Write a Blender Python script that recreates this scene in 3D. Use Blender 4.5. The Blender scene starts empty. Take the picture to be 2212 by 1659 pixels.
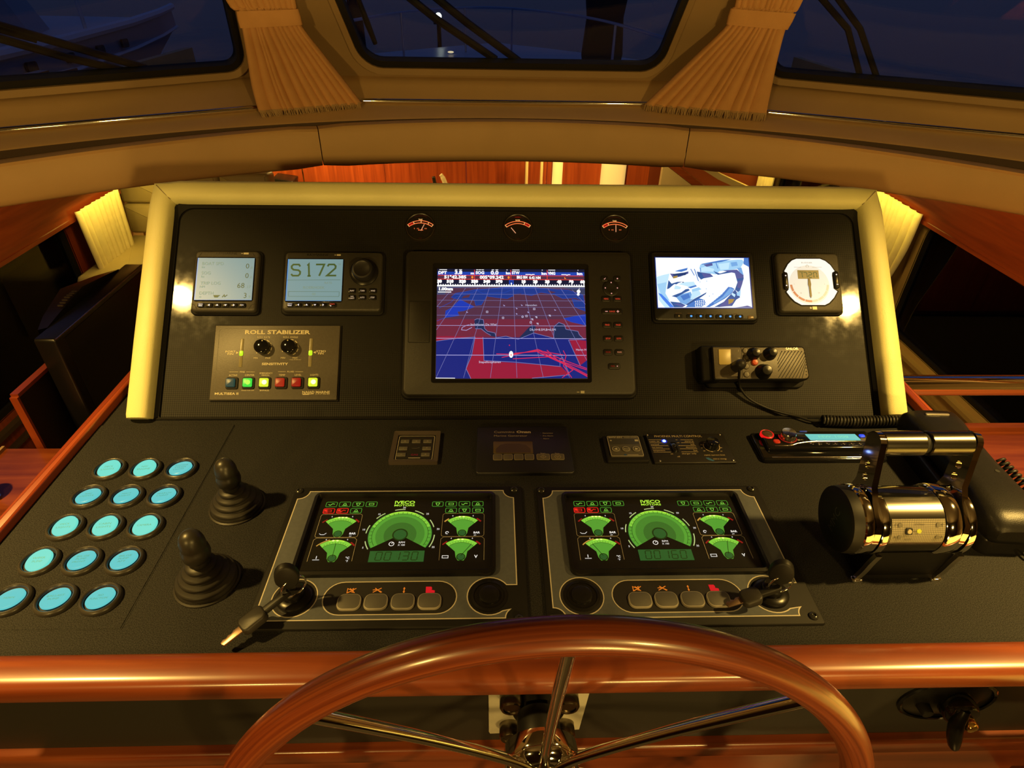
import bpy, bmesh, math, random
from mathutils import Vector, Matrix, Euler
random.seed(7)
S = bpy.context.scene
COL = S.collection
PI = math.pi
rad = math.radians

# ------------------------------------------------------------------ camera
cam = bpy.data.cameras.new('camera')
cam.sensor_width = 36.0
cam.lens = 36.0 * 1320.0 / 2212.0
cam.clip_start = 0.02
cam.clip_end = 200
co = bpy.data.objects.new('camera', cam)
COL.objects.link(co)
pitch, yaw, roll = rad(34.512), rad(2.112), rad(1.146)
fw = Vector((math.sin(yaw)*math.cos(pitch), math.cos(yaw)*math.cos(pitch), -math.sin(pitch)))
rt0 = Vector((math.cos(yaw), -math.sin(yaw), 0))
up0 = rt0.cross(fw)
rt = math.cos(roll)*rt0 + math.sin(roll)*up0
up = -math.sin(roll)*rt0 + math.cos(roll)*up0
co.matrix_world = Matrix(((rt.x, up.x, -fw.x, -0.032), (rt.y, up.y, -fw.y, -0.7608), (rt.z, up.z, -fw.z, 0.5857), (0, 0, 0, 1)))
S.camera = co

# ------------------------------------------------------------------ view, world, lights
S.view_settings.view_transform = 'Standard'
S.view_settings.look = 'None'
S.view_settings.exposure = 0.0
S.view_settings.gamma = 1.0
S.view_settings.use_curve_mapping = False

w = bpy.data.worlds.new('dusk')
S.world = w
w.use_nodes = True
nt = w.node_tree
bg = nt.nodes['Background']
tc = nt.nodes.new('ShaderNodeTexCoord')
sp = nt.nodes.new('ShaderNodeSeparateXYZ')
rp = nt.nodes.new('ShaderNodeValToRGB')
nt.links.new(tc.outputs['Generated'], sp.inputs[0])
nt.links.new(sp.outputs['Z'], rp.inputs[0])
rp.color_ramp.elements[0].position = 0.0
rp.color_ramp.elements[0].color = (0.016, 0.019, 0.040, 1)
rp.color_ramp.elements[1].position = 0.6
rp.color_ramp.elements[1].color = (0.012, 0.026, 0.090, 1)
nt.links.new(rp.outputs[0], bg.inputs['Color'])
bg.inputs['Strength'].default_value = 1.3

WARM = (1.0, 0.62, 0.15)
def area(name, loc, target, power, size, color=WARM, shape='DISK', size_y=None, spread=180):
    l = bpy.data.lights.new(name, 'AREA')
    l.energy = power; l.color = color; l.shape = shape; l.size = size
    if size_y: l.size_y = size_y
    l.spread = rad(spread)
    o = bpy.data.objects.new(name, l); COL.objects.link(o)
    o.location = loc
    d = Vector(target) - Vector(loc)
    o.rotation_euler = d.to_track_quat('-Z', 'Y').to_euler()
    return o
# wheelhouse ceiling downlights: two narrow ones beside the helm; three unseen fill lights added aft for the sill, console front and wheel
area('downlight', (-1.11, -0.37, 1.18), (-0.90, -0.38, 0.0), 12, 0.075, spread=76)
area('downlight', (1.24, -0.40, 1.18), (1.02, -0.40, 0.0), 19, 0.075, spread=76)
area('aft_fill_light', (-0.9, -2.1, 0.72), (-0.2, 0.6, 0.15), 14, 0.12)
area('aft_fill_light', (0.9, -2.1, 0.72), (0.2, 0.6, 0.15), 18, 0.12)
area('low_fill_light', (0.5, -2.2, -0.35), (0.1, -0.4, -0.15), 12, 0.25)
# the saloon's lamps: behind both valances and along its ceiling
SAL = (1, .68, .09)
area('valance_light', (-2.00, 2.45, -0.42), (-2.06, 2.45, -2), 1.5, 0.5, SAL, 'RECTANGLE', 0.12)
area('valance_light', (2.00, 2.40, -0.38), (2.06, 2.40, -2), 1.5, 0.5, SAL, 'RECTANGLE', 0.12)
area('valance_light', (-2.00, 3.95, -0.50), (-2.06, 3.95, -2), 3, 0.5, SAL, 'RECTANGLE', 0.12)
area('valance_light', (2.00, 4.0, -0.50), (2.06, 4.0, -2), 3, 0.5, SAL, 'RECTANGLE', 0.12)
area('saloon_light', (-1.25, 3.75, -0.10), (-1.25, 4.2, -2), 26, 0.2)
area('saloon_light', (0.6, 3.4, -0.08), (0.6, 4.2, -1.2), 18, 0.2)
area('saloon_light', (-1.2, 1.5, 0.10), (-2.2, 1.5, -.4), 5, 0.2)
area('saloon_light', (1.3, 1.5, 0.10), (2.2, 1.4, -.5), 6, 0.2)

# ------------------------------------------------------------------ materials
def lin(h):
    if isinstance(h, (tuple, list)): return tuple(h)[:3]
    h = h.lstrip('#'); o = []
    for i in (0, 2, 4):
        c = int(h[i:i+2], 16)/255.0
        o.append(c/12.92 if c <= 0.04045 else ((c+0.055)/1.055)**2.4)
    return tuple(o)
MATS = {}
def mat(name, color=(.5,.5,.5), rough=.5, metal=0.0, emit=None, es=1.0, coat=0.0, spec=.5, coat_rough=.08):
    if name in MATS: return MATS[name]
    m = bpy.data.materials.new(name); m.use_nodes = True
    b = m.node_tree.nodes['Principled BSDF']
    b.inputs['Base Color'].default_value = (*lin(color), 1)
    b.inputs['Roughness'].default_value = rough
    b.inputs['Metallic'].default_value = metal
    b.inputs['Specular IOR Level'].default_value = spec
    b.inputs['Coat Weight'].default_value = coat
    b.inputs['Coat Roughness'].default_value = coat_rough
    if emit is not None:
        b.inputs['Emission Color'].default_value = (*lin(emit), 1)
        b.inputs['Emission Strength'].default_value = es
    MATS[name] = m
    return m
def glow(name, emit, es=1.0):
    return mat(name, (.01,.01,.01), .35, 0, emit, es, spec=.3)
def N(m, t, **kw):
    n = m.node_tree.nodes.new(t)
    for k, v in kw.items(): setattr(n, k, v)
    return n
def L(m, a, b): m.node_tree.links.new(a, b)
def bsdf(m): return m.node_tree.nodes['Principled BSDF']
def noise_mat(name, c1, c2, scale, rough, bump=0.0, bscale=None, coat=0.0, spec=.5, detail=3, stretch=(1,1,1), lo=.35, hi=.65, coord='Object', rvar=0.0, dist=.002):
    m = mat(name, c1, rough, coat=coat, spec=spec)
    tc = N(m, 'ShaderNodeTexCoord'); mp = N(m, 'ShaderNodeMapping')
    mp.inputs['Scale'].default_value = stretch
    L(m, tc.outputs[coord], mp.inputs[0])
    n = N(m, 'ShaderNodeTexNoise'); n.inputs['Scale'].default_value = scale; n.inputs['Detail'].default_value = detail
    L(m, mp.outputs[0], n.inputs['Vector'])
    r = N(m, 'ShaderNodeValToRGB')
    r.color_ramp.elements[0].position = lo; r.color_ramp.elements[0].color = (*lin(c1), 1)
    r.color_ramp.elements[1].position = hi; r.color_ramp.elements[1].color = (*lin(c2), 1)
    L(m, n.outputs['Fac'], r.inputs[0]); L(m, r.outputs[0], bsdf(m).inputs['Base Color'])
    if bump:
        n2 = N(m, 'ShaderNodeTexNoise'); n2.inputs['Scale'].default_value = bscale or scale; n2.inputs['Detail'].default_value = 4
        L(m, mp.outputs[0], n2.inputs['Vector'])
        b = N(m, 'ShaderNodeBump'); b.inputs['Strength'].default_value = bump; b.inputs['Distance'].default_value = dist
        L(m, n2.outputs['Fac'], b.inputs['Height']); L(m, b.outputs[0], bsdf(m).inputs['Normal'])
    return m
def wood(name, c1, c2, c3, stretch, rough=.32, coat=.6, coord='Object', scale=1.0):
    m = mat(name, c1, rough, coat=coat, coat_rough=.16)
    tc = N(m, 'ShaderNodeTexCoord'); mp = N(m, 'ShaderNodeMapping'); mp.inputs['Scale'].default_value = stretch
    L(m, tc.outputs[coord], mp.inputs[0])
    n = N(m, 'ShaderNodeTexNoise'); n.inputs['Scale'].default_value = scale; n.inputs['Detail'].default_value = 6; n.inputs['Distortion'].default_value = .6
    L(m, mp.outputs[0], n.inputs['Vector'])
    r = N(m, 'ShaderNodeValToRGB')
    e = r.color_ramp.elements
    e[0].position = .30; e[0].color = (*lin(c1), 1); e[1].position = .72; e[1].color = (*lin(c3), 1)
    x = e.new(.5); x.color = (*lin(c2), 1)
    L(m, n.outputs['Fac'], r.inputs[0]); L(m, r.outputs[0], bsdf(m).inputs['Base Color'])
    b = N(m, 'ShaderNodeBump'); b.inputs['Strength'].default_value = .08; b.inputs['Distance'].default_value = .001
    L(m, n.outputs['Fac'], b.inputs['Height']); L(m, b.outputs[0], bsdf(m).inputs['Normal'])
    return m

DESK = noise_mat('desk_leatherette', (.010,.010,.0102), (.032,.032,.0325), 900, .6, .35, 1400, spec=.08, detail=2)
BODY = mat('console_black', (.007,.0065,.0065), .6, spec=.2)
PLASTIC = noise_mat('black_plastic', (.008,.0075,.0075), (.010,.0095,.0095), 400, .36, .12, 900, spec=.25)
GLOSS = mat('gloss_black', (.006,.006,.007), .08, spec=.6)
SATIN = mat('satin_black', (.008,.0075,.0075), .28, spec=.3)
RUBBER = mat('rubber_black', (.010,.0095,.009), .5, spec=.3)
RUBBERB = mat('boot_rubber', (.022,.020,.018), .45, spec=.3)
DARK = mat('deep_black', (.003,.003,.003), .7)
CREAM = noise_mat('cream_leather', (.74,.70,.34), (.80,.76,.38), 9, .42, .18, 700, spec=.35)
VINYL = noise_mat('beige_vinyl', (.50,.325,.15), (.54,.35,.165), 6, .55, .12, 500, spec=.25)
VINYLD = mat('brown_vinyl_and_shade', (.055,.030,.016), .75)
HEADL = noise_mat('beige_headliner', (.30,.20,.10), (.33,.22,.11), 5, .7, .08, 300, spec=.2)
MAHX = wood('mahogany_along_x', (.11,.021,.007), (.185,.038,.010), (.28,.068,.017), (2.2, 40, 40))
MAHY = wood('mahogany_along_y', (.17,.026,.008), (.23,.038,.010), (.29,.056,.014), (40, 2.2, 40))
MAHZ = wood('mahogany_upright', (.21,.034,.008), (.30,.052,.011), (.39,.076,.016), (38, 38, 1.6), rough=.4, coat=.3)
MAHU = wood('mahogany_rim', (.10,.018,.006), (.175,.034,.010), (.26,.060,.016), (4.0, 30, 1), coord='UV')
CHROME = mat('chrome', (.86,.84,.80), .06, 1.0)
STEEL = mat('brushed_steel', (.55,.53,.50), .28, 1.0)
SATINSTEEL = mat('dark_anodised', (.16,.15,.13), .24, 1.0)
ALU = noise_mat('cast_aluminium', (.62,.60,.52), (.68,.66,.57), 60, .45, .1, 300)
MATS['cast_aluminium'].node_tree.nodes['Principled BSDF'].inputs['Metallic'].default_value = .2
BRASS = mat('polished_brass', (.90,.62,.22), .12, 1.0)
CURT = noise_mat('curtain_cloth', (.56,.30,.125), (.60,.325,.14), 30, .85, .25, 900, spec=.1)
CURTS = noise_mat('saloon_curtain_cloth', (.74,.66,.42), (.80,.72,.47), 30, .85, .2, 900, spec=.1)
IVORY = noise_mat('ivory_leather', (.36,.29,.17), (.40,.32,.19), 5, .5, .1, 400)
LINER = noise_mat('tan_liner', (.42,.29,.12), (.46,.32,.135), 4, .6)
CARPET = mat('dark_carpet', (.03,.022,.016), .9)
AFTW = mat('dark_panelling', (.05,.022,.010), .6)
PLATE = noise_mat('grey_plate', (.082,.090,.104), (.090,.099,.113), 200, .5, spec=.2)
STABP = noise_mat('charcoal_plate', (.085,.074,.058), (.095,.083,.066), 300, .45, .08, 700)
VHFP = noise_mat('warm_grey_plastic', (.10,.084,.062), (.112,.094,.070), 300, .42, .1, 800)
LEGEND = mat('printed_legend', (.62,.55,.36), .5)
LEGENDD = mat('printed_legend_dim', (.40,.36,.28), .5)
GREYKEY = mat('grey_key', (.080,.077,.072), .5)
TEAK = wood('teak_deck', (.30,.24,.18), (.36,.29,.22), (.42,.34,.26), (30, 2, 30), rough=.7, coat=0)
HULLW = mat('white_gelcoat', (.62,.64,.66), .3)
HULLD = mat('dark_hull', (.10,.11,.13), .35)
IRON = mat('wiper_black', (.010,.009,.008), .6)

# the weave of the sloped panel: two crossed diagonal waves
m = mat('carbon_weave', (.03,.03,.03), .5, spec=.1, coat=.25, coat_rough=.10)
tc = N(m, 'ShaderNodeTexCoord'); mp = N(m, 'ShaderNodeMapping')
mp.inputs['Rotation'].default_value = (0, 0, rad(45)); mp.inputs['Scale'].default_value = (1, 1, 1)
L(m, tc.outputs['Object'], mp.inputs[0])
ck = N(m, 'ShaderNodeTexChecker'); ck.inputs['Scale'].default_value = 430
ck.inputs['Color1'].default_value = (.005,.0047,.0044, 1); ck.inputs['Color2'].default_value = (.024,.023,.021, 1)
L(m, mp.outputs[0], ck.inputs['Vector'])
L(m, ck.outputs['Color'], bsdf(m).inputs['Base Color'])
bp = N(m, 'ShaderNodeBump'); bp.inputs['Strength'].default_value = .05; bp.inputs['Distance'].default_value = .0002
L(m, ck.outputs['Fac'], bp.inputs['Height']); L(m, bp.outputs[0], bsdf(m).inputs['Normal'])
WEAVE = m
sn = N(m, 'ShaderNodeTexNoise'); sn.inputs['Scale'].default_value = 55; sn.inputs['Detail'].default_value = 5
L(m, tc.outputs['Object'], sn.inputs['Vector'])
sr = N(m, 'ShaderNodeMapRange'); sr.inputs['From Min'].default_value = .35; sr.inputs['From Max'].default_value = .7; sr.inputs['To Min'].default_value = .045; sr.inputs['To Max'].default_value = .11
L(m, sn.outputs['Fac'], sr.inputs['Value']); L(m, sr.outputs[0], bsdf(m).inputs['Coat Roughness'])

def glass_mat(name, tint):
    m = bpy.data.materials.new(name); m.use_nodes = True
    t = m.node_tree; t.nodes.clear()
    out = t.nodes.new('ShaderNodeOutputMaterial'); mx = t.nodes.new('ShaderNodeMixShader')
    tr = t.nodes.new('ShaderNodeBsdfTransparent'); gl = t.nodes.new('ShaderNodeBsdfGlossy'); fr = t.nodes.new('ShaderNodeFresnel')
    tr.inputs[0].default_value = (*tint, 1); gl.inputs['Roughness'].default_value = .0; fr.inputs[0].default_value = 1.45
    t.links.new(fr.outputs[0], mx.inputs[0]); t.links.new(tr.outputs[0], mx.inputs[1]); t.links.new(gl.outputs[0], mx.inputs[2])
    t.links.new(mx.outputs[0], out.inputs[0])
    return m
GLASS = glass_mat('window_glass', (.80,.82,.86))
LENS = glass_mat('gauge_lens', (.95,.95,.95))

# ------------------------------------------------------------------ geometry builder
class G:
    def __init__(s): s.v = []; s.f = []; s.m = []; s.uv = []
    def add(s, vs, fs, mi=0, M=None, uvs=None):
        b = len(s.v)
        for p in vs:
            p = Vector(p)
            s.v.append(tuple(M @ p) if M is not None else tuple(p))
        for i, f in enumerate(fs):
            s.f.append([b+k for k in f]); s.m.append(mi if isinstance(mi, int) else mi[i])
            s.uv.append(uvs[i] if uvs else None)
        return s
    def box(s, c, d, mi=0, M=None):
        x, y, z = (q/2 for q in d)
        vs = [(c[0]+i*x, c[1]+j*y, c[2]+k*z) for k in (-1,1) for j in (-1,1) for i in (-1,1)]
        return s.add(vs, [(0,2,3,1),(4,5,7,6),(0,1,5,4),(2,6,7,3),(1,3,7,5),(0,4,6,2)], mi, M)
    def prism(s, pts, z0, z1, bev=0.0, mi=0, M=None, base=True, mtop=None):
        """polygon (counter-clockwise) extruded from z0 to z1, its upper edge chamfered by bev"""
        n = len(pts); rings = [(pts, z0)]
        if bev > 0:
            rings += [(pts, z1-bev), (inset(pts, bev*.35), z1-bev*.3), (inset(pts, bev), z1)]
        else: rings += [(pts, z1)]
        vs = [(p[0], p[1], z) for r, z in rings for p in r]
        fs = []
        for k in range(len(rings)-1):
            for i in range(n):
                j = (i+1) % n
                fs.append((k*n+i, k*n+j, (k+1)*n+j, (k+1)*n+i))
        ms = [mi]*len(fs)
        fs.append(tuple((len(rings)-1)*n+i for i in range(n))); ms.append(mi if mtop is None else mtop)
        if base: fs.append(tuple(reversed(range(n)))); ms.append(mi)
        return s.add(vs, fs, ms, M)
    def frame(s, outer, inner, z0, z1, mi=0, M=None, zin=None):
        """ring between two loops of equal length"""
        n = len(outer); zi = z1 if zin is None else zin
        vs = [(*p, z0) for p in outer]+[(*p, z1) for p in outer]+[(*p, zi) for p in inner]+[(*p, z0) for p in inner]
        fs = []
        for k in range(3):
            for i in range(n):
                j = (i+1) % n
                fs.append((k*n+i, k*n+j, (k+1)*n+j, (k+1)*n+i))
        for i in range(n):
            j = (i+1) % n
            fs.append((3*n+i, 3*n+j, j, i))
        return s.add(vs, fs, mi, M)
    def lathe(s, prof, n=24, mi=0, M=None, cap=True):
        vs = []; fs = []
        for r, z in prof:
            for i in range(n):
                a = 2*PI*i/n; vs.append((r*math.cos(a), r*math.sin(a), z))
        for k in range(len(prof)-1):
            for i in range(n):
                j = (i+1) % n; fs.append((k*n+i, k*n+j, (k+1)*n+j, (k+1)*n+i))
        if cap:
            fs.append(tuple(reversed(range(n)))); fs.append(tuple((len(prof)-1)*n+i for i in range(n)))
        return s.add(vs, fs, mi, M)
    def tube(s, pts, r, n=10, closed=False, mi=0, M=None, sq=None):
        pts = [Vector(p) for p in pts]; m = len(pts)
        rs = r if isinstance(r, (list, tuple)) else [r]*m
        T = []
        for i in range(m):
            a = pts[(i-1) % m] if (closed or i > 0) else pts[i]
            b = pts[(i+1) % m] if (closed or i < m-1) else pts[i]
            T.append((b-a).normalized())
        nrm = T[0].orthogonal().normalized(); vs = []; us = []; acc = 0
        for i in range(m):
            if i:
                q = T[i-1].rotation_difference(T[i]); nrm = q @ nrm; acc += (pts[i]-pts[i-1]).length
            nrm = (nrm - T[i]*nrm.dot(T[i])).normalized(); bi = T[i].cross(nrm); us.append(acc)
            for k in range(n):
                a = 2*PI*k/n
                vs.append(pts[i]+rs[i]*(math.cos(a)*nrm+math.sin(a)*bi))
        fs = []; uv = []
        for i in range(m if closed else m-1):
            i2 = (i+1) % m; u0 = us[i]; u1 = us[i2] if i2 else acc+(pts[0]-pts[-1]).length
            off = 0
            if closed and i2 == 0:      # find the twist at the seam
                best = min(range(n), key=lambda o: (vs[o]-vs[i*n]).length)
                off = best
            for k in range(n):
                j = (k+1) % n
                fs.append((i*n+k, i*n+j, i2*n+(j+off) % n, i2*n+(k+off) % n))
                uv.append(((u0, k/n), (u0, (k+1)/n), (u1, (k+1)/n), (u1, k/n)))
        if not closed:
            fs.append(tuple(reversed(range(n)))); uv.append([(0, 0)]*n)
            fs.append(tuple((m-1)*n+k for k in range(n))); uv.append([(0, 0)]*n)
        return s.add(vs, fs, mi, M, uv)
    def cyl(s, a, b, r, n=20, mi=0, M=None, r2=None):
        return s.tube([a, b], [r, r if r2 is None else r2], n, False, mi, M)
    def sphere(s, c, r, n=16, mi=0, M=None, sc=(1,1,1)):
        k = n//2
        pr = [(r*max(math.sin(PI*i/k), 1e-4), -r*math.cos(PI*i/k)) for i in range(k+1)]
        MM = Matrix.Translation(Vector(c)) @ Matrix.Diagonal((*sc, 1))
        return s.lathe(pr, n, mi, (M @ MM) if M is not None else MM, cap=False)
    def grid(s, rows, mi=0, M=None, closed=False):
        n = len(rows[0]); vs = [p for r in rows for p in r]; fs = []
        for k in range(len(rows)-1):
            for i in range(n if closed else n-1):
                j = (i+1) % n; fs.append((k*n+i, k*n+j, (k+1)*n+j, (k+1)*n+i))
        return s.add(vs, fs, mi, M)
    # flat print -------------------------------------------------------
    def poly(s, pts, z=0, mi=0, M=None):
        a = sum(pts[i][0]*pts[(i+1) % len(pts)][1]-pts[(i+1) % len(pts)][0]*pts[i][1] for i in range(len(pts)))
        if a < 0: pts = pts[::-1]
        return s.add([(p[0], p[1], z) for p in pts], [tuple(range(len(pts)))], mi, M)
    def rect(s, x0, y0, x1, y1, z=0, mi=0, M=None):
        return s.poly([(x0,y0),(x1,y0),(x1,y1),(x0,y1)], z, mi, M)
    def line(s, pts, w, z=0, mi=0, closed=False, M=None):
        """flat polyline of width w with mitred corners"""
        n = len(pts); P = [Vector(p) for p in pts]; A = []; B = []
        for i in range(n):
            d1 = (P[i]-P[i-1]).normalized() if (i or closed) else None
            d2 = (P[(i+1) % n]-P[i]).normalized() if (i < n-1 or closed) else None
            if d1 is None: d1 = d2
            if d2 is None: d2 = d1
            n1 = Vector((-d1.y, d1.x)); n2 = Vector((-d2.y, d2.x)); nn = n1+n2
            nn = nn.normalized() if nn.length > 1e-6 else n1
            k = w/2/max(.35, nn.dot(n1)); A.append(P[i]+nn*k); B.append(P[i]-nn*k)
        vs = [(*p, z) for p in A]+[(*p, z) for p in B]; fs = []
        for i in range(n if closed else n-1):
            j = (i+1) % n; fs.append((i, n+i, n+j, j))
        return s.add(vs, fs, mi, M)
    def disc(s, cx, cy, r, z=0, mi=0, n=24, M=None, ry=None):
        return s.poly([(cx+r*math.cos(2*PI*i/n), cy+(ry or r)*math.sin(2*PI*i/n)) for i in range(n)], z, mi, M)
    def arc(s, cx, cy, r0, r1, a0, a1, z=0, mi=0, n=16, M=None):
        """band between radii r0, r1; degrees, counter-clockwise from +x"""
        vs = []; fs = []
        for i in range(n+1):
            a = rad(a0+(a1-a0)*i/n); c, q = math.cos(a), math.sin(a)
            vs += [(cx+r0*c, cy+r0*q, z), (cx+r1*c, cy+r1*q, z)]
        for i in range(n): fs.append((2*i, 2*i+1, 2*i+3, 2*i+2) if a1 > a0 else (2*i, 2*i+2, 2*i+3, 2*i+1))
        return s.add(vs, fs, mi, M)
    def text(s, t, x, y, h, z=0, mi=0, al='C', sx=1.0, bold=0.0, ang=0.0, M=None, width=None):
        """flat lettering of cap height h, anchored at x (C, L or R), its middle at y; width squeezes it to fit"""
        vs, fs, w0 = glyphs(t, bold)
        k = h/.70
        if width: sx = width/max(w0*k, 1e-6)
        ox = {'C': -w0/2, 'L': 0, 'R': -w0}[al]
        R = Matrix.Translation((x, y, z)) @ Matrix.Rotation(rad(ang), 4, 'Z') @ Matrix.Diagonal((k*sx, k, 1, 1)) @ Matrix.Translation((ox, -.35, 0))
        return s.add(vs, fs, mi, (M @ R) if M is not None else R)
    def seg7(s, t, x, y, w, h, th, gap, z=0, mi=0, slant=0.0, M=None):
        on = {'0':'abcdef','1':'bc','2':'abged','3':'abgcd','4':'fgbc','5':'afgcd','6':'afgedc','7':'abc','8':'abcdefg','9':'abcdfg','n':'abcef','S':'afgcd'}
        for ch in t:
            if ch == ' ': x += w+gap; continue
            P = {'a':((0,h),(w,h)),'b':((w,h),(w,h/2)),'c':((w,h/2),(w,0)),'d':((0,0),(w,0)),'e':((0,0),(0,h/2)),'f':((0,h/2),(0,h)),'g':((0,h/2),(w,h/2))}
            for k in on.get(ch, ''):
                a, b = P[k]; e = th*.35
                dx, dy = b[0]-a[0], b[1]-a[1]; l = math.hypot(dx, dy); ux, uy = dx/l*e, dy/l*e
                q = [(x+a[0]+ux+slant*a[1], y+a[1]+uy), (x+b[0]-ux+slant*b[1], y+b[1]-uy)]
                s.line(q, th, z, mi, M=M)
            x += w+gap
        return s
    def build(s, name, mats, parent=None, smooth=40, M=None, label=None, kind=None):
        me = bpy.data.meshes.new(name); me.from_pydata(s.v, [], s.f)
        mats = mats if isinstance(mats, (list, tuple)) else [mats]
        for q in mats: me.materials.append(q)
        me.polygons.foreach_set('material_index', s.m)
        if any(u is not None for u in s.uv):
            ul = me.uv_layers.new(name='UVMap')
            for p, u in zip(me.polygons, s.uv):
                if u is not None:
                    for k, li in enumerate(p.loop_indices): ul.data[li].uv = u[k]
        if smooth:
            me.polygons.foreach_set('use_smooth', [True]*len(me.polygons))
            me.set_sharp_from_angle(angle=rad(smooth))
        me.update()
        o = bpy.data.objects.new(name, me); COL.objects.link(o)
        if parent is not None: o.parent = parent
        if M is not None: o.matrix_local = M
        if label: o['label'] = label
        if kind: o['kind'] = kind
        return o
_gl = {}
_fc = bpy.data.curves.new('letters', 'FONT'); _fo = bpy.data.objects.new('letters', _fc); COL.objects.link(_fo)
_fc.resolution_u = 2
def glyphs(t, bold):
    if (t, bold) in _gl: return _gl[(t, bold)]
    _fc.body = t; _fc.offset = bold
    dg = bpy.context.evaluated_depsgraph_get(); dg.update()
    me = bpy.data.meshes.new_from_object(_fo.evaluated_get(dg))
    vs = [tuple(v.co) for v in me.vertices]; fs = [tuple(p.vertices) for p in me.polygons]
    bpy.data.meshes.remove(me)
    w0 = max((v[0] for v in vs), default=.1)
    _gl[(t, bold)] = (vs, fs, w0)
    return _gl[(t, bold)]
def inset(pts, d):
    n = len(pts); out = []
    for i in range(n):
        a, b, c = Vector(pts[i-1]), Vector(pts[i]), Vector(pts[(i+1) % n])
        u = (b-a); v = (c-b)
        u = u.normalized() if u.length > 1e-9 else Vector((1, 0)); v = v.normalized() if v.length > 1e-9 else u
        n1 = Vector((-u.y, u.x)); n2 = Vector((-v.y, v.x)); m = n1+n2
        m = m.normalized() if m.length > 1e-6 else n1
        out.append(tuple(b+m*(d/max(.4, m.dot(n1)))))
    return out
def rr(x0, y0, x1, y1, r, k=4):
    """rounded rectangle, counter-clockwise"""
    if not isinstance(r, (tuple, list)): r = (r, r, r, r)
    out = []
    for (cx, cy, a0, q) in ((x1, y0, -90, r[1]), (x1, y1, 0, r[2]), (x0, y1, 90, r[3]), (x0, y0, 180, r[0])):
        sx = -1 if cx == x1 else 1; sy = 1 if cy == y0 else -1
        for i in range(k+1):
            a = rad(a0+90*i/k); out.append((cx+sx*q+q*math.cos(a), cy+sy*q+q*math.sin(a)))
    return out
def rrc(cx, cy, w, h, r, k=4): return rr(cx-w/2, cy-h/2, cx+w/2, cy+h/2, r, k)
def tag(o, label, cat, group=None):
    o['label'] = label; o['category'] = cat
    if group: o['group'] = group
    return o
def thing(name, label, cat, loc=(0,0,0), rot=(0,0,0), group=None):
    o = bpy.data.objects.new(name, None); COL.objects.link(o)
    o.location = loc; o.rotation_euler = rot; o.empty_display_size = .02
    return tag(o, label, cat, group)
def struct(o):
    o['kind'] = 'structure'; return o
def dup(root, loc=None, label=None):
    r = root.copy(); COL.objects.link(r)
    if loc is not None: r.location = loc
    if label: r['label'] = label
    for ch in list(root.children):
        c = ch.copy(); COL.objects.link(c); c.parent = r; c.matrix_local = ch.matrix_local
        for g in list(ch.children):
            d = g.copy(); COL.objects.link(d); d.parent = c; d.matrix_local = g.matrix_local
    return r
def move(p, v): return Matrix.Translation(Vector(v))
TILT = rad(44.797)
EP = Vector((0, math.cos(TILT), math.sin(TILT))); NP = Vector((0, -math.sin(TILT), math.cos(TILT)))
def on_panel(x, s, h=0.0): return tuple(Vector((x, 0, 0))+EP*s+NP*h)
def pthing(name, label, cat, x, s, group=None): return thing(name, label, cat, on_panel(x, s), (TILT, 0, 0), group)

# ================================================================== structure
def lerp_tab(tab, x):
    if x <= tab[0][0]: a, b = tab[0], tab[1]
    elif x >= tab[-1][0]: a, b = tab[-2], tab[-1]
    else:
        for a, b in zip(tab, tab[1:]):
            if a[0] <= x <= b[0]: break
    return a[1]+(b[1]-a[1])*(x-a[0])/(b[0]-a[0])
def pane_wall(name, outer, inner, O, U, V, th, mats, kind=True):
    """flat wall panel with one hole; O origin, U right, V up (inner face), thickness away from the room"""
    U = Vector(U).normalized(); V = Vector(V).normalized(); W = U.cross(V)   # W points into the room
    M = Matrix(((U.x, V.x, W.x, O[0]), (U.y, V.y, W.y, O[1]), (U.z, V.z, W.z, O[2]), (0, 0, 0, 1)))
    bm = bmesh.new()
    def loop(pts, z):
        vs = [bm.verts.new((p[0], p[1], z)) for p in pts]
        return vs, [bm.edges.new((vs[i], vs[(i+1) % len(vs)])) for i in range(len(vs))]
    loops = {}
    for z in (0.0, -th):
        es = []; loops[z] = []
        for pts in [outer]+([inner] if inner else []):
            v, e = loop(pts, z); es += e; loops[z].append(v)
        bmesh.ops.triangle_fill(bm, use_beauty=True, use_dissolve=False, edges=es)
    for k in range(len(loops[0.0])):
        a, b = loops[0.0][k], loops[-th][k]
        for i in range(len(a)):
            j = (i+1) % len(a); bm.faces.new((a[i], b[i], b[j], a[j]))
    bmesh.ops.recalc_face_normals(bm, faces=bm.faces)
    me = bpy.data.meshes.new(name); bm.to_mesh(me); bm.free(); me.materials.append(mats)
    o = bpy.data.objects.new(name, me); COL.objects.link(o); o.matrix_world = M
    if kind: struct(o)
    return o, M
def window(name, loop_pts, M, z0, fw, rubber=RUBBER, lip=None, lipw=.02, thick=.02):
    """pane and rubber gasket filling a hole; M is the wall's frame"""
    e = bpy.data.objects.new(name, None); COL.objects.link(e); e.matrix_world = M; struct(e)
    inn = inset(loop_pts, fw)
    G().frame(loop_pts, inn, z0-thick, z0+.004).build('rubber_gasket', rubber, e, 50)
    g = G(); g.prism(inset(loop_pts, fw*.8), z0-thick*.7, z0-thick*.4); g.build('glass_pane', GLASS, e, 0)
    if lip:
        G().frame(inset(loop_pts, -lipw), loop_pts, -.004, .010, zin=.002).build('window_surround', lip, e, 50)
    return e
rk = rad(22)
def facet(o, d):
    d = Vector((d[0], d[1], 0)).normalized(); n = Vector((-d.y, d.x, 0))
    if n.y < 0 and abs(n.y) > abs(n.x)*.2: n = -n
    return Vector(o), d, Vector((0, 0, math.cos(rk)))-n*math.sin(rk)
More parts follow.
